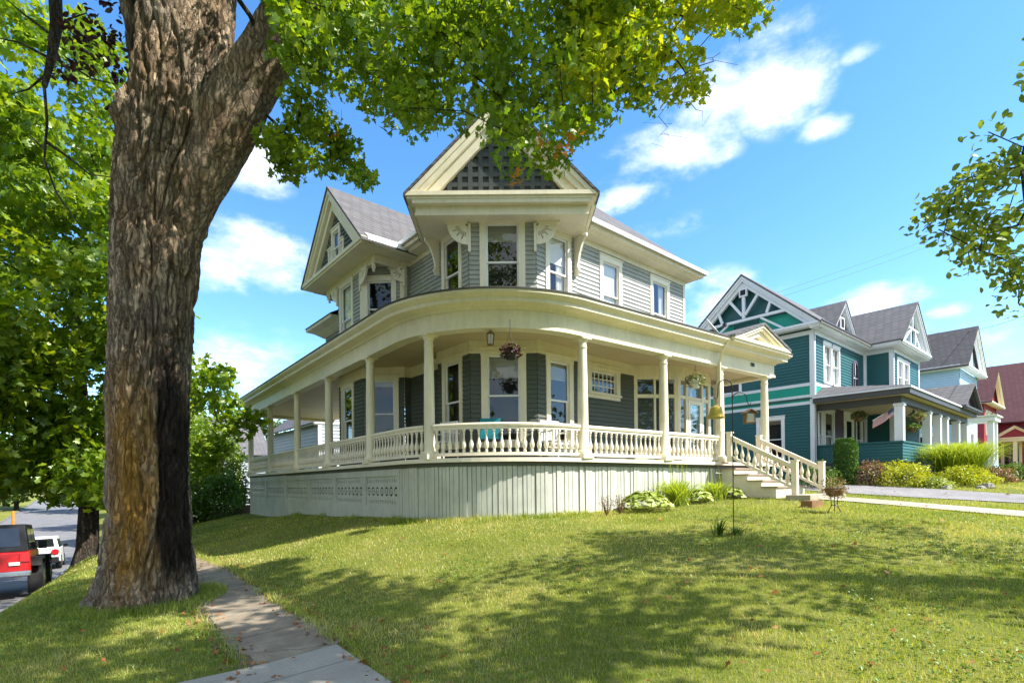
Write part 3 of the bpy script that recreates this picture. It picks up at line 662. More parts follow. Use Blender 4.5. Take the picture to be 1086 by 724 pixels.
def scroll_bracket(parent, F, s, z, d, h, w_, mat='cream_white'):
    """slim S-shaped bracket under an overhanging corner; runs outwards along d"""
    mb = MB(); pr = [(0, 0), (w_, 0), (w_, -.07), (w_*.72, -.16), (w_*.45, -h*.45), (w_*.30, -h*.75), (w_*.42, -h*.88), (w_*.25, -h), (.0, -h)]
    mb.prism([F(s-.03, z+y, d+x) for x, y in pr], tuple((F.t*.06).to_3d()) if hasattr(F.t, 'to_3d') else (F.t.x*.06, F.t.y*.06, 0))
    return mb.build('bracket', mat, parent)
# ---------------------------------------------------------------- the corner house
HL = (8.5, 11.0, -0.7)
H = thing('corner_house', 'cream and sage two storey corner house with a rounded wraparound porch', 'house', HL)
FL, RT, BT = 0.55, 1.29, 3.25            # porch floor, rail top, underside of the porch beam
WP = [(7.5, 17.8), (7.5, 16.7), (7.3, 16.7), (6.45, 15.85), (6.45, 14.15), (7.3, 13.3), (7.5, 13.3), (7.5, 11.35), (7.19, 11.35), (7.19, 9.97), (8.38, 8.97), (9.75, 8.97), (9.75, 9.2), (15.0, 9.2), (15.0, 17.8)]
UPW = {3: [(.25, 1.0, 4.4, 6.0, dict(rail=4.98, drape=[(0, 1)]))], 4: [(.17, .88, 4.4, 5.78, dict(rail=5.0, blind=.0))], 8: [(.36, .98, 4.3, 5.95, dict(rail=5.1))],
       9: [(.40, 1.15, 4.3, 6.06, dict(rail=5.17, cas=.155, blind=.22))], 10: [(.42, 1.04, 4.3, 5.95, dict(rail=5.08, cas=.13, blind=.38, drape=[(.55, 1.0)]))],
       12: [(1.28, 1.96, 4.45, 5.98, dict(rail=5.1, cas=.13, blind=.8, drape=[(0, 1)])), (3.55, 4.27, 4.45, 5.98, dict(rail=5.05, cas=.13, drape=[(0, .35), (.65, 1)]))]}
LOW = {3: [(.3, .98, 1.0, 2.9, dict(rail=1.95))], 4: [(.25, .90, 1.0, 2.96, dict(rail=2.02, cas=.14, blind=.08))], 8: [(.34, .95, 1.0, 2.95, dict(rail=2.0, cas=.13))],
       9: [(.40, 1.15, 1.0, 3.0, dict(rail=2.06, cas=.15, blind=.26))], 10: [(.41, 1.06, 1.0, 2.93, dict(rail=2.0, cas=.14, blind=.22))],
       12: [(.78, 1.80, 2.40, 2.97, dict(cas=.16, cols=6, rows=2, blind=.15))]}
trim = MB(); tr2 = MB()
for i in range(len(WP)-1):
    F = Frame(WP[i], WP[i+1])
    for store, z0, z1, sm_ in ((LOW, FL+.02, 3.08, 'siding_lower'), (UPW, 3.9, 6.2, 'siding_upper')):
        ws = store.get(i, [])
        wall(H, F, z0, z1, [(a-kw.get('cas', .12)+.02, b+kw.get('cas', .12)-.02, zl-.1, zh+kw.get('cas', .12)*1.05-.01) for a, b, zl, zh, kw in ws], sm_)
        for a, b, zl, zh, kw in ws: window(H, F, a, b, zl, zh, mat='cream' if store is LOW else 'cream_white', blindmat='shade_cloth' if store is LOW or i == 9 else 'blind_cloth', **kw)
    trim.fbox(F, -.02, F.L+.02, 3.08, 3.345, -.03, .028+.0007*i); trim.fbox(F, -.03, F.L+.03, 3.04, 3.09, -.03, .05+.0006*i)
    tr2.fbox(F, -.02, F.L+.02, 6.2, 6.42, -.03, .028+.0007*i)
    if i in (3, 4, 9, 12, 13) or i == 2:                       # corner boards
        pass
for i, (a, b) in enumerate(((4, 0), (5, 0), (13, 0))):
    F = Frame(WP[a-1], WP[a]); G = Frame(WP[a], WP[a+1])
    tr2.fbox(F, F.L-.09, F.L+.012, 3.9, 6.2, -.01, .032); tr2.fbox(G, -.012, .09, 3.9, 6.2, -.01, .034)
F13 = Frame(WP[12], WP[13]); 
trim.build('frieze', 'cream', H); tr2.build('frieze', 'cream', H)
# front gable over the chamfered corner bay
tB = Vector((.766, -.643)); cB = Vector((7.455, 9.08))
FB = Frame(cB-tB*2.1, cB+tB*2.1)
gable(H, FB, 2.1, 2.1, 6.46, 8.60, None)
mb = MB(); mb.fbox(FB, .04, 4.16, 6.365, 6.385, -2.4, .0)
mb.build('soffit', 'cream', H)
mb = MB(); mb.fbox(FB, .16, 4.04, 6.09, 6.365, -.17, -.10); mb.fbox(FB, .14, 4.06, 6.055, 6.11, -.18, -.085); mb.fbox(FB, .10, 4.10, 6.27, 6.364, -.12, .03)
for s in (.16, 3.96): mb.fbox(FB, s, s+.08, 6.09, 6.365, -1.9, -.17)
mb.fbox(FB, .24, 3.96, 6.085, 6.1, -1.9, -.17)
mb.build('header', 'cream', H)
mb = MB()                                            # pierced dark board filling the gable
inner = .40; kk = math.sqrt(1+(2.2/2.1)**2); zt_ = 8.66-inner*kk; hb = (zt_-6.5)/(2.2/2.1)
mb.prism([FB(2.1-hb-.05, 6.48, -.24), FB(2.1+hb+.05, 6.48, -.24), FB(2.1, zt_+.05, -.24)], (FB.n.x*.05, FB.n.y*.05, 0))
for i in range(-6, 7):
    x = i*.235; top = zt_-abs(x)*2.2/2.1
    if top > 6.6: mb.fbox(FB, 2.1+x-.05, 2.1+x+.05, 6.5, top, -.195, -.145)
for j in range(0, 7):
    z = 6.55+j*.225; wd = (zt_-z)/(2.2/2.1)
    if wd > .1: mb.fbox(FB, 2.1-wd, 2.1+wd, z-.05, z+.045, -.194, -.148)
mb.build('gable_lattice', 'gable_dark', H)
Fc = Frame(WP[9], WP[10])
fan_bracket(H, Fc, -.02, 6.033, .03, .48, -1); fan_bracket(H, Fc, Fc.L+.02, 6.033, .03, .48, 1)
Fl_ = Frame(WP[8], WP[9]); Fr_ = Frame(WP[10], WP[11])
scroll_bracket(H, Fl_, .10, 6.085, .0, .85, .42); scroll_bracket(H, Fr_, Fr_.L-.06, 6.085, .0, .95, .42)
# side wing gable
FW_ = Frame((5.9, 17.25), (5.9, 12.85))
gable(H, FW_, 2.2, 2.2, 6.40, 8.60, None, depth=3.2)
mb = MB(); mb.fbox(FW_, .05, 4.35, 6.306, 6.326, -2.0, -.02); mb.build('soffit', 'cream', H)
mb = MB(); mb.fbox(FW_, .45, 3.95, 6.08, 6.30, -.62, -.53)
for s in (.45, 3.87): mb.fbox(FW_, s, s+.08, 6.08, 6.30, -1.6, -.62)
mb.build('header', 'cream', H)
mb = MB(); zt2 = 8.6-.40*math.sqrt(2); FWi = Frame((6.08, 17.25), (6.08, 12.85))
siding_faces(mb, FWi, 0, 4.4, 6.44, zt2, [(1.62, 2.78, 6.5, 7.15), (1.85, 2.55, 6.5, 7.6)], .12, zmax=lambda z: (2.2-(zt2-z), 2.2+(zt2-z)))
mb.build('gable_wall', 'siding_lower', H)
window(H, FWi, 1.97, 2.43, 6.55, 7.45, cas=.09, mat='cream_white', rail=7.0, sill=False)
window(H, FWi, 1.68, 1.84, 6.55, 7.0, cas=.06, mat='cream_white', sill=False); window(H, FWi, 2.56, 2.72, 6.55, 7.0, cas=.06, mat='cream_white', sill=False)
Fch = Frame(WP[4], WP[5]); Fwe = Frame(WP[3], WP[4])
fan_bracket(H, Fch, Fch.L+.0, 6.08, .05, .36, -1); fan_bracket(H, Fwe, Fwe.L+.02, 6.08, .02, .40, 1); fan_bracket(H, Fwe, -.02, 6.08, .02, .40, -1)
for q in ((6.43, 13.42), (6.43, 16.6)): mb = MB(); mb.lathe((q[0]+.03, q[1], 5.84), [(.01, 0), (.045, .03), (.03, .07), (.06, .12), (.05, .24)], 8); mb.build('pendant', 'cream_white', H)
# hipped main roof with its eaves
mb = MB()
def slab(mb, pts, th=.07): mb.hexa(pts, [(x, y, z+th) for x, y, z in pts]) if len(pts) == 4 else mb.prism(pts, (0, 0, th))
slab(mb, [(9.9, 8.7, 6.5), (15.4, 8.7, 6.5), (11.2, 12.9, 10.5), (8.8, 10.5, 8.21)]); mb.build('roof', 'shingle_grey', H)
mb = MB(); slab(mb, [(7.0, 10.9, 6.5), (8.8, 10.5, 8.21), (11.2, 12.9, 10.5), (11.2, 14.0, 10.5), (7.0, 18.2, 6.5)]); mb.build('roof', 'shingle_grey', H)
mb = MB(); slab(mb, [(15.4, 8.7, 6.5), (15.4, 18.2, 6.5), (11.2, 14.0, 10.5), (11.2, 12.9, 10.5)]); mb.build('roof', 'shingle_grey', H)
mb = MB(); slab(mb, [(15.4, 18.2, 6.5), (7.0, 18.2, 6.5), (11.2, 14.0, 10.5)]); mb.build('roof', 'shingle_grey', H)
eave = [(.02, 6.34), (.30, 6.36), (.36, 6.41), (.46, 6.42), (.46, 6.50), (.49, 6.50), (.49, 6.565), (.02, 6.50)]
mb = MB(); mb.sweep([(9.3, 9.2), (14.92, 9.2), (14.92, 17.7), (7.5, 17.7)], eave); mb.build('cornice', 'cream', H); mb = MB(); mb.sweep([(7.5, 13.4), (7.5, 10.5)], eave); mb.build('cornice', 'cream', H)
mb = MB(); mb.sweep([(9.9, 8.68), (15.43, 8.68), (15.43, 14)], [(.0, 6.50), (.05, 6.50), (.06, 6.60), (.0, 6.60)]); mb.build('gutter', 'white', H)
mb = MB(); mb.sweep([(6.98, 12.9), (6.98, 11.0)], [(.0, 6.50), (.05, 6.50), (.06, 6.60), (.0, 6.60)]); mb.build('gutter', 'white', H)
mb = MB(); mb.hexa([(6.0, 12.76, 6.38), (7.1, 12.76, 6.38), (7.1, 12.80, 6.38), (6.0, 12.80, 6.38)], [(6.0, 12.78, 6.49), (7.1, 12.78, 6.49), (7.1, 12.99, 6.64), (6.0, 12.99, 6.64)])
mb.build('eave_flashing', 'white', H)
# low rear bay with its own eave, standing on the porch roof beyond the wing
FR = Frame((7.0, 18.35), (7.0, 16.6)); wall(H, FR, 4.0, 5.2, [], 'siding_upper'); wall(H, Frame((8.4, 18.35), (7.0, 18.35)), 4.0, 5.2, [], 'siding_upper')
mb = MB(); mb.sweep([(8.6, 18.35), (7.0, 18.35), (7.0, 16.6)], [(.0, 5.18), (.06, 5.18), (.30, 5.34), (.52, 5.42), (.52, 5.52), (.0, 5.52)]); mb.build('cornice', 'cream', H)
mb = MB(); mb.add([(6.44, 18.91, 5.525), (6.44, 16.5, 5.525), (8.2, 16.5, 6.5), (8.2, 17.6, 6.5), (8.6, 18.91, 5.525)], [(0, 1, 2, 3), (0, 3, 4)]); mb.build('roof', 'shingle_grey', H)
# ---- the porch
PC, PR = Vector((8.65, 10.75)), 2.82
arc = [(PC.x+PR*math.cos(math.radians(a)), PC.y+PR*math.sin(math.radians(a))) for a in np.linspace(175, 268.5, 26)]
PATH = [(6.42, 26.25)]+[(6.42+(5.84-6.42)*k/6, 26.25+(11.0-26.25)*k/6) for k in range(1, 6)]+arc+[(8.58+(16.75-8.58)*k/5, 7.93+(7.36-7.93)*k/5) for k in range(1, 6)]
PFULL = [(10.4, 26.35)]+PATH+[(16.86, 9.2)]
mb = MB(); mb.sweep(PFULL, [(-.12, BT), (.12, BT), (.12, BT+.36), (-.12, BT+.36)]); mb.sweep(PFULL, [(-.14, BT-.03), (.145, BT-.03), (.145, BT+.045), (-.14, BT+.045)]); mb.build('porch_beam', 'cream', H, True)
mb = MB(); mb.sweep(PFULL, [(.0, 3.60), (.15, 3.60), (.18, 3.645), (.24, 3.66), (.40, 3.69), (.40, 3.765), (.455, 3.80), (.50, 3.85), (.50, 3.90), (.0, 3.93)]); mb.build('porch_cornice', 'cream', H, True)
mb = MB(); mb.sweep(PFULL, [(.52, 3.905), (.52, 3.935), (-.6, 4.12), (-1.7, 4.34), (-1.7, 4.30), (-.6, 4.08), (0, 3.94)]); 
mb.build('porch_roof', 'shingle_mid', H)
mb = MB(); pol = [(x, y, 3.335) for x, y in PATH]+[(16.86, 9.3, 3.335), (16.86, 11, 3.335), (12, 14, 3.335), (10.4, 26.3, 3.335)]
mb.add(pol, [tuple(range(len(pol)))]); mb.build('porch_ceiling', 'ceiling_paint', H)
mb = MB(); pol = [(x, y, FL) for x, y in PATH]+[(16.86, 9.3, FL), (16.86, 11, FL), (12, 14, FL), (10.4, 26.3, FL)]
mb.add(pol, [tuple(range(len(pol)))]); mb.build('porch_floor', 'porch_floor', H)
mb = MB(); mb.sweep(PFULL, [(-.2, .47), (.13, .47), (.13, .555), (-.2, .556)]); mb.build('floor_edge', 'rail_cream', H)
mb = MB(); mb.sweep(PFULL, [(-.2, .38), (.015, .38), (.015, .47), (-.2, .47)]); mb.build('gap_shade_band', 'siding_lower', H)  # dark strip standing for the shaded gap under the floor edge
def tuscan(c, z0, z1, r=.118, n=20):
    m = MB(); h = z1-z0; b = r*1.42
    m.box(c[0]-b, c[1]-b, z0, c[0]+b, c[1]+b, z0+.10)
    m.lathe((c[0], c[1], z0+.10), [(r*1.36, 0), (r*1.38, .04), (r*1.2, .075), (r*1.02, .10), (r*1.0, h*.33), (r*.94, h*.6), (r*.82, h-.36), (r*.92, h-.355), (r*.92, h-.325), (r*.82, h-.32), (r*.80, h-.24), (r*.95, h-.22), (r*1.14, h-.17), (r*1.14, h-.16)], n)
    m.box(c[0]-r*1.28, c[1]-r*1.28, z1-.065, c[0]+r*1.28, c[1]+r*1.28, z1-.032); return m
CA, CB_, CC, CD, CE, CF, CG, CH, CI, CJ = (6.41, 26.0), (6.26, 22.4), (6.13, 18.8), (6.01, 15.6), (5.89, 12.5), (6.0, 9.85), (8.78, 7.92), (11.6, 7.72), (14.08, 7.54), (16.5, 7.38)
for c in (CA, CB_, CC, CD, CE, CF, CG, CH, CI, CJ): tuscan(c, FL, BT).build('porch_column', 'cream', H, True)
tuscan((16.5, 8.95), FL, BT).build('porch_column', 'cream', H, True)
def near_idx(p): return min(range(len(PATH)), key=lambda i: (PATH[i][0]-p[0])**2+(PATH[i][1]-p[1])**2)
def sub_path(a, b):
    """porch edge between two columns"""
    A, B = Vector(a), Vector(b); out = []
    for i, q in enumerate(PATH):
        out.append(Vector(q))
    def par(p):
        best = None; L = 0
        for i in range(len(out)-1):
            d = out[i+1]-out[i]; l = d.length; tt = max(0, min(1, (p-out[i]).dot(d)/(l*l))); q = out[i]+d*tt; e = (q-p).length
            if best is None or e < best[0]: best = (e, L+tt*l)
            L += l
        return best[1]
    return out, par(A), par(B)
def pt_at(out, s):
    for i in range(len(out)-1):
        l = (out[i+1]-out[i]).length
        if s <= l: return out[i]+(out[i+1]-out[i])*(s/l)
        s -= l
    return out[-1]
bal_prof = [(.020, 0), (.036, .004), (.036, .05), (.022, .06), (.044, .10), (.052, .15), (.046, .20), (.024, .27), (.017, .34), (.020, .385), (.027, .40), (.020, .415), (.022, .44), (.036, .445), (.036, .485), (.02, .49)]
bal_me = None; N_BAL = 0
def baluster(parent, loc, h=.49):
    global bal_me, N_BAL
    if bal_me is None:
        m = MB(); m.lathe((0, 0, 0), bal_prof, 10); bal_me = m.mesh('baluster', True); bal_me.materials.append(MT['rail_cream'])
    o = bpy.data.objects.new('baluster', bal_me); COL.objects.link(o); o.parent = parent; LOC[o] = LOC[parent]
    o.location = Vector(loc)-LOC[parent]; N_BAL += 1
def railing(a, b, n, real=True, store=None):
    out, s0, s1 = sub_path(a, b); s0 += .13; s1 -= .13; k = 14
    pts = [pt_at(out, s0+(s1-s0)*i/k) for i in range(k+1)]
    m = MB(); pp = [(p.x, p.y) for p in pts]
    m.sweep(pp, [(-.055, RT-.07), (.055, RT-.07), (.065, RT-.035), (.05, RT), (-.05, RT), (-.065, RT-.035)]); m.sweep(pp, [(-.035, RT-.13), (.035, RT-.13), (.035, RT-.07), (-.035, RT-.07)])
    m.sweep(pp, [(-.045, FL+.055), (.045, FL+.055), (.045, FL+.12), (-.045, FL+.12)])
    o = m.build('balustrade', 'rail_cream', H)
    for i in range(n):
        p = pt_at(out, s0+(s1-s0)*(i+.5)/n); z = FL+.12
        if real: baluster(o, (p.x, p.y, z))
        else: store.lathe((p.x, p.y, z), bal_prof, 8)
far_b = MB()
for a, b in ((CA, CB_), (CB_, CC), (CC, CD)): railing(a, b, 19, False, far_b)
fb = far_b.build('baluster', 'rail_cream', H, True); fb['kind'] = 'stuff'
railing(CD, CE, 17); railing(CE, CF, 15); railing(CF, CG, 21); railing(CG, CH, 15); railing(CH, CI, 13)
# skirt: pierced panels along the side, upright boards round the corner and along the front
out = [Vector(q) for q in PATH]; LT = sum((out[i+1]-out[i]).length for i in range(len(out)-1)); _, sE, _2 = sub_path((5.84, 10.9), (5.84, 10.9))
_, sS, _2 = sub_path((13.95, 7.55), (13.95, 7.55))
mb = MB(); s = sE; j = 0; run = 0
while s < LT-.02:
    wd = random.choice((.085, .10, .10, .12)); p, q = pt_at(out, s), pt_at(out, min(s+wd, LT)); F = Frame((p.x, p.y), (q.x, q.y))
    d = random.choice((-.012, 0, .0, .010, .016))+random.uniform(-.004, .004)
    zg = gz(p.x, p.y)-.08+random.uniform(-.01, .01)
    mb.hexa([F(0.004, zg, -.05), F(F.L-.004, zg, -.05), F(F.L-.007, zg, -.015+d), F(0.007, zg, -.015+d)], [F(0.004, .385, -.05), F(F.L-.004, .385, -.05), F(F.L-.007, .385, -.015+d), F(0.007, .385, -.015+d)])
    s += wd
for s0, s1 in ((sE, LT),):
    k = 60; pp = [pt_at(out, s0+(s1-s0)*i/k) for i in range(k+1)]
    mb.add([(p.x, p.y, gz(p.x, p.y)-.1) for p in pp]+[(p.x, p.y, .385) for p in pp], [])
    for i in range(k):
        F = Frame((pp[i].x, pp[i].y), (pp[i+1].x, pp[i+1].y)); mb.add([F(0, -1.2, -.055), F(F.L, -1.2, -.055), F(F.L, .385, -.055), F(0, .385, -.055)], [(0, 1, 2, 3)])
mb.build('skirt_boards', 'skirt_green', H)
FS = Frame((6.40, 26.2), (5.842, 10.92)); mb = MB(); posts = [0, 2.9, 5.8, 8.6, 11.0, 13.2, FS.L]
zb_, zt__ = -.52, .22
mb.fbox(FS, 0, FS.L, zt__, .40, -.05, .006); mb.hexa([FS(0, -1.6, -.05), FS(FS.L, -1.2, -.05), FS(FS.L, -1.2, .004), FS(0, -1.6, .004)], [FS(0, zb_, -.05), FS(FS.L, zb_, -.05), FS(FS.L, zb_, .004), FS(0, zb_, .004)])
for s in posts: mb.fbox(FS, max(0, s-.13), min(FS.L, s+.13), zb_, zt__, -.05, .003)
mb.build('skirt_frame', 'skirt_green', H)
def pierced(parent, F, s0, s1, z0, z1):
    m = MB(); rows = [(.13, 'slot'), (.28, 'ring'), (.13, 'slot')]; gap = (z1-z0-.54)/4; z = z0; th = -.03
    def quad(a, b, c, d): m.hexa([F(*a, th-.02), F(*b, th-.02), F(*c, th-.02), F(*d, th-.02)], [F(*a, th), F(*b, th), F(*c, th), F(*d, th)])
    n = int((s1-s0)/.26); cw = (s1-s0)/n
    def bar(a, b): quad((s0, a), (s1, a), (s1, b), (s0, b))
    for h, kind in rows:
        bar(z, z+gap); z += gap; zc = z+h/2
        sub = 2 if kind == 'slot' else 1
        for i in range(n*sub):
            c = cw/sub; x0 = s0+i*c; x1 = x0+c; xc = (x0+x1)/2
            rx, rz = (c*.20, h*.42) if kind == 'slot' else (c*.36, h*.42)
            K = 16; inn = [(xc+rx*math.cos(2*math.pi*t/K), zc+rz*math.sin(2*math.pi*t/K)) for t in range(K)]
            def sq(t):
                a = 2*math.pi*t/K; cx, cz = math.cos(a), math.sin(a); f = 1/max(abs(cx), abs(cz)); return (xc+cx*f*c/2, zc+cz*f*h/2)
            for t in range(K): quad(inn[t], sq(t), sq(t+1), inn[(t+1) % K])
            if kind == 'ring':
                r2 = [(xc+rx*.62*math.cos(2*math.pi*t/8), zc+rz*.62*math.sin(2*math.pi*t/8)) for t in range(8)]
                m.prism([F(*q, th-.02) for q in r2], (F.n.x*.02, F.n.y*.02, 0))
                for a in (0, 1):
                    q = [(xc-rx*1.02, zc-.012), (xc+rx*1.02, zc-.012), (xc+rx*1.02, zc+.012), (xc-rx*1.02, zc+.012)]; quad(*q)
        z += h
    bar(z, z1); return m.build('skirt_panel', 'skirt_green', parent)
for a, b in zip(posts[:-1], posts[1:]): pierced(H, FS, a+.13, b-.13, zb_, zt__)
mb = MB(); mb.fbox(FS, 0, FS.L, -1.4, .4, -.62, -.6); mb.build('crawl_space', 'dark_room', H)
# steps with two sloping balustrades
S0, S1 = 13.98, 15.80; TR = .37; V0 = 7.46
st = MB(); trd = MB(); zst = [FL-.17*i for i in range(6)]
for i in range(1, 5):
    va, vb = V0-TR*i, V0-TR*(i-1)
    st.box(S0, va, -.6, S1, vb+.002, zst[i]-.035); trd.box(S0-.05, va-.04, zst[i]-.035, S1+.05, vb+.001, zst[i])
trd.box(S0-.05, V0-.06, FL-.035, S1+.05, V0+.1, FL+.003)
st.build('stair_block', 'cream', H); trd.build('tread', 'tread', H)
for sx in (S0+.03, S1-.03):
    m = MB(); va, za, vb, zb2 = V0-.30, 1.26, V0-TR*5-.02, .43
    m.box(sx-.065, va, FL, sx+.065, va+.13, 1.34); m.box(sx-.08, va-.015, 1.34, sx+.08, va+.145, 1.375)
    m.box(sx-.065, vb-.13, -.55, sx+.065, vb, .50); m.box(sx-.08, vb-.145, .50, sx+.08, vb+.015, .535)
    for dz0, dz1, wv_ in ((-.07, 0, .055), (-.13, -.07, .035), (-.62, -.55, .045)):
        q = [(sx-wv_, va, za+dz0), (sx+wv_, va, za+dz0), (sx+wv_, vb, zb2+dz0), (sx-wv_, vb, zb2+dz0)]
        m.hexa(q, [(x, y, z+dz1-dz0) for x, y, z in q])
    o = m.build('stair_balustrade', 'rail_cream', H)
    for i in range(9):
        f = (i+.7)/9.4; baluster(o, (sx, va+(vb-va)*f, za+(zb2-za)*f-.555))
# pediment over the steps, downspout, house number
FP = Frame((13.85, 7.02), (16.85, 6.82)); gable(H, FP, 1.5, 1.5, 3.93, 4.48, None, (0, .12, .26), 2.0, .05, 'shingle_mid', True)
mb = MB(); mb.prism([FP(.5, 3.95, -.22), FP(2.5, 3.95, -.22), FP(1.5, 4.32, -.22)], (FP.n.x*.03, FP.n.y*.03, 0)); mb.build('gable_panel', 'siding_upper', H)
mb = MB(); mb.tube([(13.72, 7.05, 3.85), (13.74, 7.28, 3.55), (13.8, 7.38, 3.3), (13.86, 7.42, 1.4)], .035, 8); mb.build('downspout', 'cream', H)
def digits(parent, F, s, z, h, text, mat, d):
    seg = {'0': 'abcdef', '2': 'abged', '1': 'bc', '9': 'abcfgd', '4': 'fgbc', '8': 'abcdefg'}; wd = h*.5; tk = h*.16; m = MB()
    for ch in text:
        R_ = {'a': (0, wd, h-tk, h), 'g': (0, wd, h/2-tk/2, h/2+tk/2), 'd': (0, wd, 0, tk), 'f': (0, tk, h/2, h), 'b': (wd-tk, wd, h/2, h), 'e': (0, tk, 0, h/2), 'c': (wd-tk, wd, 0, h/2)}
        for q in seg[ch]:
            x0, x1, y0, y1 = R_[q]; m.fbox(F, s+x0, s+x1, z+y0, z+y1, d, d+.012+.0007*ord(q) % .006)
        s += wd*1.45
    return m.build('house_number', mat, parent)
FN = Frame((8.58, 7.93), (16.75, 7.36)); digits(H, FN, FN.at((15.5, 7.4)), 3.42, .10, '209', 'number_dark', .122)
# glazed entry vestibule with the front door
VP = [(12.35, 9.19), (13.4, 8.45), (15.2, 8.45), (15.2, 9.19)]
vst = MB(); gl = MB()
for i in range(3):
    F = Frame(VP[i], VP[i+1]); L = F.L
    vst.fbox(F, 0, L, 2.95, 3.335, -.06, .01); vst.fbox(F, 0, L, 2.42, 2.52, -.05, .0); vst.fbox(F, 0, L, FL, FL+.42, -.05, .0); vst.fbox(F, 0, L, 1.28, 1.36, -.04, -.005)
    xs = {0: [0, .10, .62, L-.10, L], 1: [0, .16, .46, .50, 1.30, 1.34, 1.66, L], 2: [0, .1, L-.1, L]}[i]
    pr = {0: [(0, .10), (.58, .64), (L-.10, L)], 1: [(0, .14), (.42, .52), (1.28, 1.38), (L-.14, L)], 2: [(0, .1), (L-.1, L)]}[i]
    for a, b in pr: vst.fbox(F, a, b, FL, 3.335, -.07, .014)
    gl.add([F(0.02, FL+.4, -.03), F(L-.02, FL+.4, -.03), F(L-.02, 2.97, -.03), F(.02, 2.97, -.03)], [(0, 1, 2, 3)])
v_ = vst.build('vestibule', 'cream', H); gl.build('pane', 'glass', v_)
mb = MB(); F = Frame((12.35, 9.6), (15.2, 9.6)); mb.fbox(F, 0, F.L, FL, 3.3, -.02, 0); mb.build('vestibule_back', 'drape', v_)
dr = MB(); F = Frame(VP[1], VP[2]); dr.fbox(F, .53, .64, FL+.02, 2.41, -.02, .02); dr.fbox(F, 1.16, 1.27, FL+.02, 2.41, -.02, .02); dr.fbox(F, .64, 1.16, 2.30, 2.41, -.02, .02); dr.fbox(F, .64, 1.16, FL+.02, FL+.35, -.02, .02); dr.fbox(F, .64, 1.16, 1.36, 1.44, -.02, .018)
d_ = dr.build('front_door', 'cream_white', H); hm = MB(); hm.lathe(F(1.21, 1.5, .02), [(.02, 0), (.03, .02), (.03, .04), (.01, .06)], 8, 0, (F.n.x, F.n.y, 0)); hm.build('handle', 'chrome', d_)
gp = MB(); gp.add([F(.64, FL+.35, .0), F(1.16, FL+.35, .0), F(1.16, 2.3, .0), F(.64, 2.3, .0)], [(0, 1, 2, 3)]); gp.build('pane', 'glass', d_)
# ---------------------------------------------------------------- foliage helpers
def outline(kind):
    if kind == 'maple':
        h = [(0.00, -.12), (.13, -.30), (.42, -.36), (.36, -.16), (.55, -.02), (.62, .20), (.38, .18), (.26, .28), (.30, .50), (.20, .52), (.0, .86)]
        o = h+[(-x, y) for x, y in h[-2:0:-1]]
    elif kind == 'maple_s':
        h = [(0, -.25), (.42, -.32), (.34, -.1), (.60, .16), (.24, .24), (.0, .85)]
        o = h+[(-x, y) for x, y in h[-2:0:-1]]
    elif kind == 'oval': o = [(0, -.5), (.22, -.28), (.30, .0), (.22, .28), (0, .55), (-.22, .28), (-.30, 0), (-.22, -.28)]
    elif kind == 'lance': o = [(0, -.5), (.13, -.1), (.10, .3), (0, .6), (-.10, .3), (-.13, -.1)]
    else: o = [(0, -.5), (.30, 0), (0, .5), (-.30, 0)]
    return np.array(o)
def leaves(name, C, size, kind, mat, parent, tilt=0.8, label=None, droop=0.25, facing=None):
    """one mesh of many leaves at the points C (N x 3)"""
    C = np.asarray(C, float); N = len(C); ol = outline(kind); K = len(ol)
    nrm = rng.normal(size=(N, 3)); nrm /= np.linalg.norm(nrm, axis=1, keepdims=True)
    nrm = nrm*tilt+np.array([0, 0, 1.0])*(1-tilt*.5)
    if facing is not None: nrm = nrm+facing
    nrm /= np.linalg.norm(nrm, axis=1, keepdims=True)
    a = np.cross(nrm, rng.normal(size=(N, 3))); a /= np.linalg.norm(a, axis=1, keepdims=True); b = np.cross(nrm, a)
    sz = (np.asarray(size)*rng.uniform(.7, 1.2, N))[:, None, None]
    cen = np.array([[0, .1]]); pts = np.r_[cen, ol]
    zz = -droop*(pts**2).sum(1)
    fold = np.abs(pts[:, 0])*.35
    V = C[:, None, :]+sz*(pts[None, :, 0, None]*a[:, None, :]+pts[None, :, 1, None]*b[:, None, :]+(zz+fold)[None, :, None]*nrm[:, None, :])
    i = np.arange(K); tri = np.c_[np.zeros(K, int), 1+i, 1+(i+1) % K]
    F = (np.arange(N)[:, None, None]*(K+1)+tri[None]).reshape(-1, 3)
    o = np_mesh(name, V.reshape(-1, 3), F, mat, parent)
    if label: o['label'] = label
    return o
def ball(c, r, n, flat=0.75, shell=0.0):
    p = rng.normal(size=(n, 3)); p /= np.linalg.norm(p, axis=1, keepdims=True)
    rad = rng.uniform(shell, 1, n)**(1/3 if shell == 0 else 1); p *= rad[:, None]; p[:, 2] *= flat
    return np.array(c)+p*r
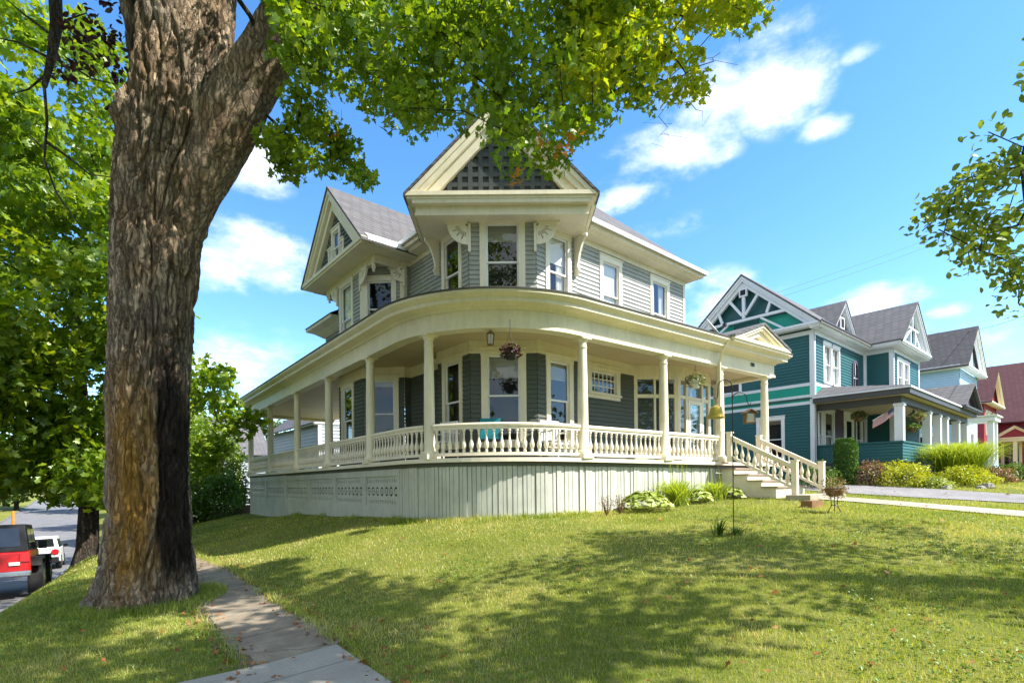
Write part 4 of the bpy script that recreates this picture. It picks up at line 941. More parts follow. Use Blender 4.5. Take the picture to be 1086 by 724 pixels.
def skeleton(parent, roots, clumps, name, mat, rmin=.008, k=.006, jit=.12, rmax=.2, sides=5, droop=0.0):
    """branch tubes from root nodes out to every clump"""
    nodes = [Vector(r) for r in roots]; par = [None]*len(nodes)
    base = sum(nodes, Vector())/len(nodes)
    cl = sorted([Vector(c) for c in clumps], key=lambda c: min((c-n).length for n in nodes[:len(roots)]))
    for c in cl:
        best = min(range(len(nodes)), key=lambda i: (nodes[i]-c).length*(1.0+.25*max(0, (nodes[i].z-c.z))))
        p = nodes[best]; L = (c-p).length; nseg = max(1, min(6, int(L/.45))); prev = best
        for q in range(1, nseg+1):
            f = q/nseg; w = p.lerp(c, f)
            if q < nseg: w = w+Vector((random.gauss(0, jit), random.gauss(0, jit), random.gauss(0, jit)))*min(1, L*.4)+Vector((0, 0, .10*L*math.sin(f*math.pi)))
            nodes.append(w); par.append(prev); prev = len(nodes)-1
    cnt = [0]*len(nodes)
    for i in range(len(nodes)-1, -1, -1):
        cnt[i] = max(cnt[i], 1)
        if par[i] is not None: cnt[par[i]] += cnt[i]
    m = MB(); kids = {}
    for i, p in enumerate(par):
        if p is not None: kids.setdefault(p, []).append(i)
    rad = [min(rmax, max(rmin, k*math.sqrt(c))) for c in cnt]
    done = set()
    for i in range(len(nodes)):
        if par[i] is None or i in done: continue
        ch = [par[i], i]; done.add(i); cur = i
        while cur in kids:
            nx = max(kids[cur], key=lambda q: cnt[q])
            if nx in done: break
            ch.append(nx); done.add(nx); cur = nx
        m.tube([nodes[q] for q in ch], [min(rad[q], rad[ch[1]]) for q in ch], sides)
    return m.build(name, mat, parent, True)
def vnoise(p, s): return mnoise.noise(Vector(p)*s)
# ---------------------------------------------------------------- the big maple by the pavement
TY = 7.49
tp = [(155, 662, 160, TY), (156, 645, 140, TY), (157, 625, 119, TY), (158, 600, 108, TY), (159, 560, 98, TY), (159, 480, 93, TY), (159, 400, 93, TY), (162, 320, 95, TY), (166, 250, 103, TY), (175, 190, 114, TY),
      (185, 135, 119, TY), (189, 80, 122, TY+.05), (193, 30, 124, TY+.1), (197, -40, 118, TY+.15), (206, -140, 104, TY+.25), (212, -260, 84, TY+.4), (216, -420, 62, TY+.5)]
base = P(157, 645, TY); MP = thing('maple_tree', 'large old maple with flared furrowed trunk beside the pavement, limbs over the lawn', 'tree', tuple(base))
cen = np.array([P(a, b, d) for a, b, c, d in tp]); rad = np.array([c/FPX*d/2*d/P(a, b, d).xy.length*.94 for a, b, c, d in tp])
def limb_mesh(cen, rad, na, nz, seed, flare=False, amp=.028):
    """bark surface round a bent axis: returns vertices, faces and stain colours"""
    seg = np.r_[0, np.cumsum(np.linalg.norm(np.diff(cen, axis=0), axis=1))]; ss = np.linspace(0, seg[-1], nz)
    # smooth interpolation
    def sm(y):
        q = np.interp(ss, seg, y); kq = max(3, nz//40); kern = np.ones(kq)/kq
        return np.convolve(np.pad(q, (kq, kq), 'edge'), kern, 'same')[kq:-kq]
    C = np.c_[sm(cen[:, 0]), sm(cen[:, 1]), sm(cen[:, 2])]; Rr = sm(rad)
    T = np.gradient(C, axis=0); T /= np.linalg.norm(T, axis=1, keepdims=True)
    ref = np.array(R)   # photo-right
    A = ref-T*(T@ref)[:, None]; A /= np.linalg.norm(A, axis=1, keepdims=True); B = np.cross(T, A)
    th = np.linspace(0, 2*np.pi, na, endpoint=False); V = np.zeros((nz, na, 3)); S = np.zeros((nz, na, 4)); S[..., 3] = 1
    ct, st_ = np.cos(th), np.sin(th)
    for i in range(nz):
        z = ss[i]; hh = z
        for j in range(na):
            x, y = ct[j], st_[j]; r0 = Rr[i]
            q = Vector((x*r0*3.2+seed, y*r0*3.2, z*.55))
            w = mnoise.noise(q*0.9)*.5
            rid = abs(mnoise.noise(Vector((x*r0*9+w, y*r0*9+seed, z*1.25))))
            rid2 = abs(mnoise.noise(Vector((x*r0*19+w, y*r0*19-seed, z*4.2))))
            pl = mnoise.noise(Vector((x*r0*22, y*r0*22+seed, z*9)))
            fi = max(0, 1-rid*4.2); f2 = max(0, 1-rid2*3.6)
            d = amp*.35-amp*1.25*fi*fi*(3-2*fi)-amp*.6*f2*f2+amp*.35*pl+.045*mnoise.noise(q*.55)
            if flare:
                f = max(0, 1-hh/.85); d += f*f*(.13*math.cos(5*th[j]+.7)+.08*math.cos(8*th[j]+2.1)+.02)
                lat = x; front = -y     # lat: towards photo right, front: towards the viewer (B points away)
                hz = C[i, 2]
                # hollow scar with a callus lip on the left face under the fork
                px_ = lat*r0
                e = ((px_+.42)/.24)**2+((hz-5.95)/.95)**2
                if front > -.2 and e < 1.6:
                    kq = max(0, 1-e/1.2); d -= .34*kq*kq*(3-2*kq) if hz > 5.1 else .2*kq
                    S[i, j, 1] = max(S[i, j, 1], min(1, kq*2.2))
                lip = ((px_+.40)/.26)**2+((hz-5.02)/.22)**2
                if front > -.1 and lip < 1.5: d += .10*max(0, 1-lip/1.5)
                nz1 = mnoise.noise(Vector((lat*r0*2.5, hz*.6, 3.3+seed)))*.5+mnoise.noise(Vector((lat*r0*8, hz*2, 1.3)))*.3
                if front > -.3:
                    o1 = math.exp(-((px_-.03+nz1*.3)/.30)**2)*math.exp(-((hz+.05+nz1)/1.45)**4)
                    S[i, j, 0] = min(1, o1*1.25)
                    o2 = math.exp(-((lat-.86+nz1*.22)/.17)**4)*max(0, min(1, (2.6-hz)/1.3))*max(0, min(1, (hz+1.4)/.5))
                    S[i, j, 1] = max(S[i, j, 1], min(1, o2*1.5))
                    o3 = math.exp(-((lat+.78+nz1*.3)/.25)**2)*max(0, min(1, (1.2-hz)/1.0))+max(0, 1-(hz+1.75)/.75)*.8*(nz1+.6)
                    S[i, j, 2] = max(0, min(1, o3*(.75+nz1)))
            V[i, j] = C[i]+(A[i]*x+B[i]*y)*(r0+d)
    idx = np.arange((nz-1)*na); a = idx; row, colm = idx//na, idx % na; a = row*na+colm; b = row*na+(colm+1) % na
    return V.reshape(-1, 3), np.c_[a, b, b+na, a+na], S.reshape(-1, 4)
parts = [limb_mesh(cen, rad, 300, 560, 0.0, True, .055)]
lp = [(178, 330, 30, TY+.02), (188, 260, 44, TY), (206, 200, 62, TY-.0), (231, 148, 70, TY-.04), (257, 98, 64, TY-.12), (283, 58, 56, TY-.2), (306, 14, 50, TY-.35), (332, -44, 46, TY-.5), (372, -110, 42, TY-.6), (440, -180, 36, TY-.75), (540, -240, 28, TY-.95), (660, -280, 20, TY-1.2), (760, -300, 10, TY-1.5)]
lc = np.array([P(a, b, d) for a, b, c, d in lp]); lr = np.array([c/FPX*d/2*d/P(a, b, d).xy.length for a, b, c, d in lp])
parts.append(limb_mesh(lc, lr, 72, 220, 7.0, False, .02))
l2 = [(168, 60, 60, TY+.3), (150, -20, 62, TY+.5), (120, -120, 52, TY+.8), (70, -240, 40, TY+1.1), (10, -360, 24, TY+1.5)]
parts.append(limb_mesh(np.array([P(a, b, d) for a, b, c, d in l2]), np.array([c/FPX*d/2*.85 for a, b, c, d in l2]), 60, 120, 13.0, False, .02))
off = 0; Vs, Fs, Ss = [], [], []
for V, F_, S in parts: Vs.append(V); Fs.append(F_+off); Ss.append(S); off += len(V)
np_mesh('trunk', np.concatenate(Vs), np.concatenate(Fs), 'maple_bark', MP, True, np.concatenate(Ss))
# foliage seen against the sky: clump centres lie between 5 and 8.6 m away, inside the outline of the boughs
def inpoly(x, y, poly):
    c = False; n = len(poly)
    for i in range(n):
        x0, y0 = poly[i]; x1, y1 = poly[i-1]
        if (y0 > y) != (y1 > y) and x < (x1-x0)*(y-y0)/(y1-y0)+x0: c = not c
    return c
def boughs(poly, n, y0, y1, ymin=-90):
    out = []; xs = [p[0] for p in poly]; ys = [p[1] for p in poly]
    while len(out) < n:
        x, y = random.uniform(min(xs), max(xs)), random.uniform(max(ymin, min(ys)), max(ys))
        if inpoly(x, y, poly): out.append((x, y, random.uniform(y0, y1)))
    return out
main_poly = [(270, -90), (275, 22), (300, 60), (330, 72), (385, 95), (430, 128), (465, 140), (500, 112), (526, 122), (545, 184), (574, 186), (604, 140), (640, 130), (672, 104), (700, 100), (690, 40), (700, -90)]
thin_poly = [(690, -80), (690, 60), (708, 106), (740, 100), (762, 84), (762, 62), (745, 48), (762, 34), (806, 14), (826, -10), (826, -80)]
lobe_poly = [(282, 110), (284, 150), (300, 176), (322, 196), (345, 176), (366, 184), (388, 192), (382, 170), (352, 132), (320, 100)]
green_cl = [P(*q) for q in boughs(main_poly, 200, 5.4, 8.2)]; lime_cl = [P(*q) for q in boughs(thin_poly, 64, 6.2, 7.8)]; lobe_cl = [P(*q) for q in boughs(lobe_poly, 26, 6.6, 7.6)]
right_cl = [P(*q) for q in boughs([(590, -60), (590, 100), (640, 118), (690, 92), (700, -60)], 40, 5.6, 7.0)]
def spray(cls, n, r, flat=.6): return np.concatenate([ball(c, r*random.uniform(.75, 1.25), int(n*random.uniform(.6, 1.3)), flat) for c in cls])
LS = .080
leaves('foliage', np.concatenate([spray(green_cl, 88, .36), spray(lobe_cl, 68, .25), spray(right_cl[:12], 40, .33)]), LS, 'maple', 'maple_leaf', MP, .85)
leaves('foliage', np.concatenate([spray(right_cl, 78, .36), spray(lime_cl, 60, .23)]), LS, 'maple', 'maple_leaf_sunlit', MP, .85, 'foliage in lime green brightened as if sunlit')
oc = [P(600, 152, 6.0), P(606, 143, 6.0), P(592, 160, 6.0), P(545, 190, 6.2), P(551, 184, 6.2), P(354, 143, 7.0), P(602, 140, 6.4), P(572, 150, 6.3), P(690, 60, 6.6), P(672, 72, 6.6), P(705, 10, 6.8), P(520, 45, 6.8)]
leaves('foliage', spray(oc, 9, .14), LS*.9, 'maple', 'maple_orange', MP, .85, 'orange autumn leaves')
SV = Vector(sv); up = []
top = P(205, -120, TY)
while len(up) < 210:
    p = Vector((top.x+random.gauss(1.0, 3.6), top.y+random.gauss(-.3, 3.4), random.uniform(5.0, 14.5)))
    e = ((p.x-top.x-1.0)/6.8)**2+((p.y-top.y)/6.6)**2+((p.z-8.5)/5.8)**2
    lit = right_cl[::3]+lime_cl[::4]+green_cl[::9]
    if random.random() < .9 and any((p-b-SV*max(0, (p-b).dot(SV))).length < 1.0 for b in lit): continue
    if e < 1 and e > .18 and not in_frame(p, .85): up.append(p)
leaves('foliage', np.concatenate([ball(c, .85, 62, .7) for c in up]), .17, 'maple_s', 'maple_leaf', MP, .85)
roots = [tuple(x) for x in lc[4:]]+[tuple(x) for x in cen[13:]]
skeleton(MP, roots, green_cl+lime_cl+lobe_cl+right_cl, 'branch', 'branch_bark', .006, .0055)
skeleton(MP, roots+[tuple(P(a, b, d)) for a, b, c, d in l2[2:]], up, 'branch', 'branch_bark', .012, .011)
m = MB()
for pts, r0 in (([(648, -40, 6.6), (655, 10, 6.6), (668, 34, 6.6), (688, 56, 6.7), (702, 62, 6.7)], .035), ([(668, 34, 6.6), (690, 52, 6.7), (692, 78, 6.7)], .018), ([(690, 78, 6.7), (716, 82, 6.8), (742, 70, 6.9), (764, 56, 7.0)], .012), ([(690, 86, 6.7), (715, 110, 6.8), (745, 118, 6.9)], .010), ([(700, 98, 6.8), (708, 135, 6.9), (712, 150, 6.9)], .006),
                ([(520, -30, 6.6), (530, 30, 6.6), (537, 80, 6.6), (540, 116, 6.6)], .014), ([(338, -10, 7.0), (335, 55, 7.0), (339, 110, 7.0), (352, 140, 7.0)], .014), ([(331, 60, 6.9), (322, 85, 6.9), (316, 135, 6.9)], .010)):
    Q = [P(*q) for q in pts]; W = [Q[0]]
    for a_, b_ in zip(Q[:-1], Q[1:]):
        for f in (.33, .67, 1.0): W.append(a_.lerp(b_, f)+(Vector((random.gauss(0, .035), random.gauss(0, .035), random.gauss(0, .035))) if f < 1 else Vector()))
    m = MB(); m.tube(W, [r0*(1-.75*i/(len(W)-1)) for i in range(len(W))], 6)
    for w_ in W[2::2]: m.tube([w_, w_+Vector((random.gauss(0, .10), random.gauss(0, .10), random.gauss(-.02, .08))), w_+Vector((random.gauss(0, .2), random.gauss(0, .2), random.gauss(-.05, .12)))], [r0*.3, r0*.2, .002], 4)
    m.build('branch', 'branch_bark', MP, True)
# limb with crimson leaves on the street side of the trunk
m = MB(); pts = [(52, -120, 8.2), (57, -30, 8.2), (60, 25, 8.1), (55, 60, 8.1), (47, 92, 8.1)]
m.tube([P(*q) for q in pts], [.10, .09, .08, .06, .035], 8)
for pts in ([(60, 28, 8.1), (74, 20, 8.0), (92, 14, 7.9)], [(57, 48, 8.1), (66, 70, 8.0), (82, 74, 7.9), (98, 84, 7.8), (126, 90, 7.6)], [(50, 78, 8.1), (30, 95, 8.1), (12, 100, 8.1)], [(47, 92, 8.1), (50, 130, 8.1), (47, 170, 8.2), (60, 205, 8.3), (85, 240, 8.4), (112, 252, 8.4)], [(48, 160, 8.2), (28, 140, 8.3)], [(49, 60, 8.1), (20, 45, 8.2), (-5, 40, 8.2)], [(50, 34, 8.1), (25, 15, 8.2), (5, -2, 8.3)], [(112, 116, 7.6), (122, 108, 7.5), (135, 100, 7.4)], [(48, 150, 8.2), (70, 165, 8.2), (95, 185, 8.2), (118, 188, 8.2)]):
    m.build('branch', 'branch_bark', MP, True); m = MB(); m.tube([P(*q) for q in pts], [.022*(1-.7*i/(len(pts)-1)) for i in range(len(pts))], 6)
m.build('branch', 'branch_bark', MP, True)
cr = [P(random.uniform(62, 124), random.uniform(34, 78)+(8 if i % 3 else -26), random.uniform(7.6, 8.1)) for i in range(22)]+[P(random.uniform(85, 135), random.uniform(-30, 20), 7.8) for i in range(14)]
leaves('foliage', spray(cr, 11, .15), .10, 'oval', 'maple_crimson', MP, .9, 'dark crimson leaves')
# ---------------------------------------------------------------- trees of the street
def tree(name, label, cat, bx, by, h, rx, ry, z0, n, per, leaf, kind, mat, cr=.8, tr=.22, group=None, reject=None, cz=None, hole=.25, lean=(0, 0), extra=(), sides=5):
    z = gz(bx, by); T = thing(name, label, cat, (bx, by, z), group); cl = []
    tries = 0
    while len(cl) < n and tries < 40000:
        tries += 1
        p = Vector((bx+lean[0]+random.uniform(-rx, rx), by+lean[1]+random.uniform(-ry, ry), random.uniform(z+z0, z+h)))
        f = (p.z-z-z0)/(h-z0); w = math.sin(math.pi*min(1, max(0, .12+.80*f)))**.6
        e = ((p.x-bx-lean[0])/(rx*w))**2+((p.y-by-lean[1])/(ry*w))**2
        if e > 1 or e < hole*random.random() or (reject and reject(p)): continue
        cl.append(p)
    cl += [Vector(q) for q in extra]
    m = MB(); tz = z+h*.62; pts = [(bx, by, z-.2), (bx+.02, by, z+.3), (bx+.08, by-.05, z+z0*.8), (bx+lean[0]*.3, by+lean[1]*.3, z+h*.4), (bx+lean[0]*.6, by+lean[1]*.6, tz)]
    m.tube(pts, [tr*1.5, tr*1.1, tr*.9, tr*.55, tr*.2], 12); m.build('trunk', 'branch_bark', T, True)
    leaves('crown', np.concatenate([ball(c, cr*random.uniform(.7, 1.2), int(per*random.uniform(.7, 1.3)), .7) for c in cl]), leaf, kind, mat, T, .8)
    skeleton(T, [Vector(q) for q in pts[2:]], cl, 'branch', 'branch_bark', .012, .011, sides=sides)
    return T
tree('street_tree', 'broad bright green tree on the street verge behind the big maple', 'tree', .45, 21.5, 15.5, 4.7, 5.6, 2.6, 200, 160, .20, 'maple', 'street_leaf', .95, .28, None, lambda p: (lambda q: q is not None and q[0] > 172 and q[1] < 372)(proj(p)), None, .25, (-.5, 0), [(4.6, 22.5, 3.2), (4.9, 22.2, 2.3), (4.3, 22.8, 1.5), (4.4, 22.6, 4.2), (5.3, 21.8, 2.6), (3.9, 23.2, .8)]+[tuple(P(random.uniform(-20, 112), random.uniform(440, 522), random.uniform(14.5, 17))) for _ in range(22)])
tree('street_tree', 'leafy green tree on the far verge across the side street', 'tree', -13.5, 44, 13, 5, 5, 2.5, 70, 70, .34, 'oval', 'street_leaf', 1.2, .26)
# tree off to the right whose bough hangs into view; it shades the lawn
def rej(p): return in_frame(p, 1.15)
bough = [P(*q) for q in boughs([(1000, 208), (1040, 168), (1090, 150), (1095, 320), (1075, 300), (1050, 280), (1030, 292), (1010, 258), (985, 250)], 52, 6.3, 7.6)]+[P(1080, 322, 7.0), P(978, 245, 7.0), P(985, 222, 7.0), P(1048, 140, 7.0)]
RTT = thing('lawn_tree', 'slender leaved tree beyond the lawn, one bough reaching over the grass', 'tree', (10.2, -2.6, gz(10.2, -2.6)))
z = gz(10.2, -2.6); m = MB(); tk = [(10.2, -2.6, z-.2), (10.2, -2.6, z+1.2), (10.1, -2.5, z+3.2), (10.0, -2.3, z+5.5), (9.9, -2.2, z+8)]
m.tube(tk, [.34, .26, .22, .16, .06], 12); m.build('trunk', 'branch_bark', RTT, True)
cl = []
while len(cl) < 72:
    p = Vector((10.2+random.uniform(-4.6, 4.6), -2.4+random.uniform(-4.2, 4.2), z+random.uniform(3.4, 10)))
    e = ((p.x-10.2)/4.6)**2+((p.y+2.4)/4.2)**2+((p.z-z-6.4)/3.6)**2
    h = p.z-z; us, vs_2 = p.x-.574/.7*h*.655, p.y+.819*h*.933; Ys = SU*us+CU*vs_2; Xs = CU*us-SU*vs_2
    if (Ys < 4.4 or Ys > 9.3-.12*Xs) and random.random() < .85: continue
    if e < 1 and not in_frame(p, .8): cl.append(p)
leaves('crown', np.concatenate([ball(c, .72, 78, .7) for c in cl]), .15, 'oval', 'right_leaf', RTT, .8)
leaves('crown', spray(bough, 27, .30, .55), .10, 'oval', 'right_leaf', RTT, .9)
skeleton(RTT, [Vector(q) for q in tk[2:]], cl+bough, 'branch', 'branch_bark', .007, .007)
# maples along the front street, behind the viewer
for k, (bx, by, hh, rr, lb) in enumerate(((5.7, -3.4, 11.5, 3.1, 'street maple behind the viewer shading the near verge'),)):
    tree('shade_tree', lb, 'tree', bx, by, hh, rr, rr, 5.0, 84, 85, .19, 'maple_s', 'maple_leaf', .75, .2, None, rej, lean=(-.3, 2.7))
# ---------------------------------------------------------------- bushes beside and behind the house
def bush(name, label, cat, c, r, h, n, leaf, kind, mat, group=None, shell=.45, stems=True, flat=None):
    z = gz(c[0], c[1]); B = thing(name, label, cat, (c[0], c[1], z), group)
    p = rng.normal(size=(n, 3)); p /= np.linalg.norm(p, axis=1, keepdims=True); p[:, 2] = np.abs(p[:, 2])
    lump = np.array([1+.30*mnoise.noise(Vector(q)*1.9+Vector((c[0], c[1], 0)))+.12*mnoise.noise(Vector(q)*5+Vector((c[0], c[1], 3))) for q in p])
    p = p*(rng.uniform(shell, 1, n)**.5*lump)[:, None]
    q = np.array([c[0], c[1], z+.02])+p*np.array([r, r, h])
    leaves('foliage', q, leaf, kind, mat, B, .9)
    if stems:
        m = MB()
        for i in range(7): 
            a = random.uniform(0, 6.28); m.tube([(c[0], c[1], z-.05), (c[0]+r*.25*math.cos(a), c[1]+r*.25*math.sin(a), z+h*.4), (c[0]+r*.6*math.cos(a), c[1]+r*.6*math.sin(a), z+h*.75)], [.025, .018, .008], 5)
        m.build('stem', 'branch_bark', B)
    return B
bush('shrub', 'dense dark green shrub against the far end of the porch', 'shrub', (5.55, 27.9), 1.15, 2.3, 2600, .14, 'oval', 'cedar_leaf')
bush('shrub', 'leafy shrub between the porch end and the street tree', 'shrub', (4.1, 28.4), 1.3, 2.2, 2400, .15, 'oval', 'bush_leaf')
bush('shrub', 'taller shrub with pale sunlit leaves by the grey neighbour house', 'shrub', (5.6, 31.0), 1.9, 6.0, 5200, .17, 'oval', 'street_leaf')
bush('shrub', 'upright leafy shrub filling the gap by the porch corner post', 'shrub', (6.05, 29.4), 1.25, 4.4, 3600, .14, 'oval', 'bush_leaf')
bush('shrub', 'rounded green shrub at the pavement end of the low stone wall', 'shrub', (3.2, 30.5), 1.5, 3.0, 2800, .17, 'oval', 'bush_leaf')
tree('garden_tree', 'small light green garden tree behind the low stone wall', 'tree', 4.6, 34.5, 7.5, 2.6, 2.6, 1.2, 60, 75, .22, 'oval', 'street_leaf', .8, .14)
# far trees closing the views
far = [(-14, 95), (-6, 110), (4, 100), (14, 96), (-24, 105), (-34, 92), (-22, 70), (-30, 60), (-20, 48), (26, 60), (36, 52), (46, 46), (58, 40), (70, 34), (84, 26), (96, 16), (100, 0), (98, -14), (86, -26), (20, 78), (-18, 30), (-20, 14), (66, 52), (8, 66), (-9, 78)]
tproto = None
for k, (x, y) in enumerate(far):
    nm = ('tall dark green tree far beyond the houses', 'rounded green tree far beyond the houses')[k % 2]
    if k < 2:
        T = tree('distant_tree', nm, 'tree', x, y, 13 if k == 0 else 11, 5.0, 5.0, 1.6, 75, 42, .75, 'oval', 'far_leaf', 1.5, .3, 'trees far beyond the houses')
        tproto = (tproto or [])+[T]
    else:
        src = tproto[k % 2]; T = src.copy(); COL.objects.link(T); T.location = (x, y, gz(x, y)-.2); s_ = random.uniform(.85, 1.25); T.scale = (s_, s_, s_*random.uniform(.9, 1.1)); T.rotation_euler[2] = random.uniform(0, 6)
        for ch in list(src.children):
            c = ch.copy(); COL.objects.link(c); c.parent = T
# ---------------------------------------------------------------- grass
def blades(n, gen, hmin, hmax, wd, name, label):
    q = np.array(gen(n)); N = len(q); z = ground(q[:, 0], q[:, 1], False)
    Yd = SU*q[:, 0]+CU*q[:, 1]
    h = rng.uniform(hmin, hmax, N)*(.75+.5*rng.random(N)); a = rng.uniform(0, 2*np.pi, N); ln = rng.uniform(.1, .8, N)*h; b = rng.uniform(0, 2*np.pi, N)
    w = wd*(.6+.09*Yd)
    dx, dy = np.cos(a), np.sin(a); lx, ly = np.cos(b)*ln, np.sin(b)*ln
    V = np.zeros((N, 5, 3))
    for k, (s, f) in enumerate(((-1, 0), (1, 0), (-.75, .55), (.75, .55), (0, 1))):
        V[:, k, 0] = q[:, 0]+dx*w*s*.5+lx*f*f; V[:, k, 1] = q[:, 1]+dy*w*s*.5+ly*f*f; V[:, k, 2] = z-.006+h*f*(1-.25*(ln/h)*f)
    tri = np.array([[0, 1, 3], [0, 3, 2], [2, 3, 4]])
    F = (np.arange(N)[:, None, None]*5+tri[None]).reshape(-1, 3)
    o = np_mesh(name, V.reshape(-1, 3), F, 'grass_blade'); tag(o, label, 'grass', None, 'stuff'); return o
def on_grass(u, v):
    s = sst(u, v)
    ok = ~((s > 0.95+.10*np.sin(v*2.3)+.05*np.sin(v*7)) & (s < 1.87+.05*np.sin(v*3.1)+.03*np.sin(v*9)) & (v > 4.7)) & ~((s > .2) & (s < 1.8) & (v <= 5.07)) & (s > KERB_E+.02)
    lim = np.where(v > 10.9, 5.84+.0385*(v-11), np.where(u < 8.6, 99, 99))
    ok &= ~((v > 10.9) & (u > lim+.02) & (v < 26.3))
    ok &= ~((u >= 8.6) & (u < 16.8) & (v > 7.93-.07*(u-8.58)-.03) & (v < 26))
    ok &= ~((u < 8.7) & (v < 11) & (np.hypot(u-8.65, v-10.75) < 2.82)) & ~((u > 8.6) & (v > 7.9) & (u < 17) & (v < 27)) & ~((u > 5.8) & (v > 10.5) & (u < 9) & (v < 26.3))
    ok &= ~((u > 13.9) & (u < 15.9) & (v > 5.5) & (v < 8)) & ~((u > 14.25) & (u < 15.55) & (v < 5.5)) & ~((u > 17.6) & (u < 21.0) & (v < 16))
    ok &= np.hypot(u-base.x, v-base.y) > .55
    return ok
def gen_band(Y0, Y1):
    def g(n):
        out = np.zeros((0, 2)); 
        while len(out) < n:
            m = n*2; Y = np.sqrt(rng.uniform(Y0*Y0, Y1*Y1, m)); x = rng.uniform(-1.12, 1.55, m)*Y
            u = CU*x+SU*Y; v = -SU*x+CU*Y; k = on_grass(u, v)
            patch = .5+.5*np.sin(u*2.1+1.3*np.sin(v*1.7))*np.sin(v*1.9+u*.6)
            k &= rng.random(m) < (.55+.45*patch)
            out = np.r_[out, np.c_[u, v][k]]
        return out[:n]
    return g
blades(120000, gen_band(2.6, 6.5), .025, .065, .0045, 'grass', 'short mown grass of the near lawn and verge')
blades(112000, gen_band(6.5, 12), .030, .070, .0050, 'grass', 'mown grass in front of the porch skirt')
blades(88000, gen_band(12, 26), .035, .08, .0065, 'grass', 'mown grass by the path and driveway and along the verge')
# clover and plantain among the grass
qs = np.array(gen_band(3.0, 11)(26000)); pm = np.array([mnoise.noise((a*.9, b*.9, 4.4))+.5*mnoise.noise((a*3, b*3, 1.1)) for a, b in qs]); qs = qs[pm > .12]
cl_ = leaves('clover', np.c_[qs, ground(qs[:, 0], qs[:, 1], False)+rng.uniform(.015, .05, len(qs))], .034, 'oval', 'clover', None, .5); tag(cl_, 'patches of clover and low weeds growing through the lawn', 'weeds', None, 'stuff')
# unseen trees behind the viewer, added to darken the window reflections
tl = np.concatenate([ball((x, -34+4*math.sin(x*.7), random.uniform(3, 9)), 5.0, 420, 1.3, .4) for x in range(-40, 80, 6)]+[ball((-42+3*math.sin(y), y, random.uniform(0, 4)), 4.2, 260, 1.1, .4) for y in range(-28, 28, 7)])
tag(leaves('reflected_trees', tl, .9, 'oval', 'far_leaf', None, .8), 'unseen trees across the front street, added for window reflections', 'trees', None, 'stuff')
def gen_edges(n):
    out = []
    while len(out) < n:
        k = random.random()
        if k < .4: a = random.uniform(0, 6.283); r = random.uniform(.52, 1.0); u, v = base.x+r*math.cos(a), base.y+r*math.sin(a)
        elif k < .75:
            p = random.choice(PATH[3:]); d = random.uniform(.02, .16); u, v = p[0]+random.uniform(-.35, .35), p[1]+random.uniform(-.35, .35)
        else: v = random.uniform(5, 22); s = random.choice((.98, 1.88))+random.gauss(0, .05); u = s+.035*v
        if (u > 8.5 and v > 7.95-.07*(u-8.58)) or (v > 10.9 and u > 5.86+.0385*(v-11)) or (u > 5 and 8 < v < 11 and math.hypot(u-8.65, v-10.75) < 2.84): continue
        out.append((u, v))
    return out
blades(15000, gen_edges, .06, .15, .006, 'long_grass', 'longer uncut grass round the maple trunk, the skirt and the pavement edge')
# fallen leaves
g = []
while len(g) < 900:
    Y = random.uniform(3.2, 18); x = random.uniform(-1, 1)*Y; u, v = CU*x+SU*Y, -SU*x+CU*Y
    s = float(sst(u, v)); edge = abs(s-1.92) < .22 or abs(s-1.05) < .15
    if s < -.8 or (u > 5.7 and v > 7) or (not edge and random.random() > .035): continue
    g.append((u, v, gz(u, v)+(.02 if edge else .05)))
fl = leaves('fallen_leaves', np.array(g), rng.uniform(.03, .068, len(g)), 'maple_s', 'dry_leaf', None, .5); tag(fl, 'scattered brown and orange fallen leaves along the pavement edges', 'leaves', None, 'stuff')
# ---------------------------------------------------------------- small garden things
paint('car_glass', (0.012, 0.014, 0.016), 0.06, 0.05, spec=0.8)
def on_v(px, v, py=500):
    q = P(px, py, 1.0); X = CU*q.x-SU*q.y; a = X
    return v*(SU+a*CU)/(CU-a*SU)
def blade_plant(name, label, cat, c, r, h, n, wd, mat, group=None, droop=.6, tall=0, stemmat=None):
    z = gz(c[0], c[1]) if len(c) < 3 else c[2]; T = thing(name, label, cat, (c[0], c[1], z), group)
    K = 5; V = np.zeros((n+tall, K, 2, 3))
    for i in range(n+tall):
        a = random.uniform(0, 6.283); L = h*random.uniform(.75, 1.15)*(1.7 if i >= n else 1); out = r*random.uniform(.25, 1.1)*(.35 if i >= n else 1); w = wd*random.uniform(.7, 1.2)*(.35 if i >= n else 1)
        sx, sy = c[0]+random.gauss(0, r*.16), c[1]+random.gauss(0, r*.16); dz = droop*random.uniform(.5, 1.2)*(0.2 if i >= n else 1)
        for k in range(K):
            f = k/(K-1); x = sx+math.cos(a)*out*f**1.3; y = sy+math.sin(a)*out*f**1.3; zz = z+L*(f*(1+dz*.45)-dz*f**2.6*.8)
            ww = w*(.7+.6*math.sin(math.pi*min(1, f*.9+.1)))*(1-f**3*.95)
            px_, py_ = -math.sin(a)*ww/2, math.cos(a)*ww/2
            V[i, k, 0] = (x-px_, y-py_, zz); V[i, k, 1] = (x+px_, y+py_, zz)
    N = n+tall; F = []
    base_ = np.arange(N)[:, None]*K*2; q = np.array([[2*k, 2*k+1, 2*k+3, 2*k+2] for k in range(K-1)])
    F = (base_[:, :, None]+q[None]).reshape(-1, 4)
    np_mesh('foliage', V.reshape(-1, 3), F, mat, T); return T
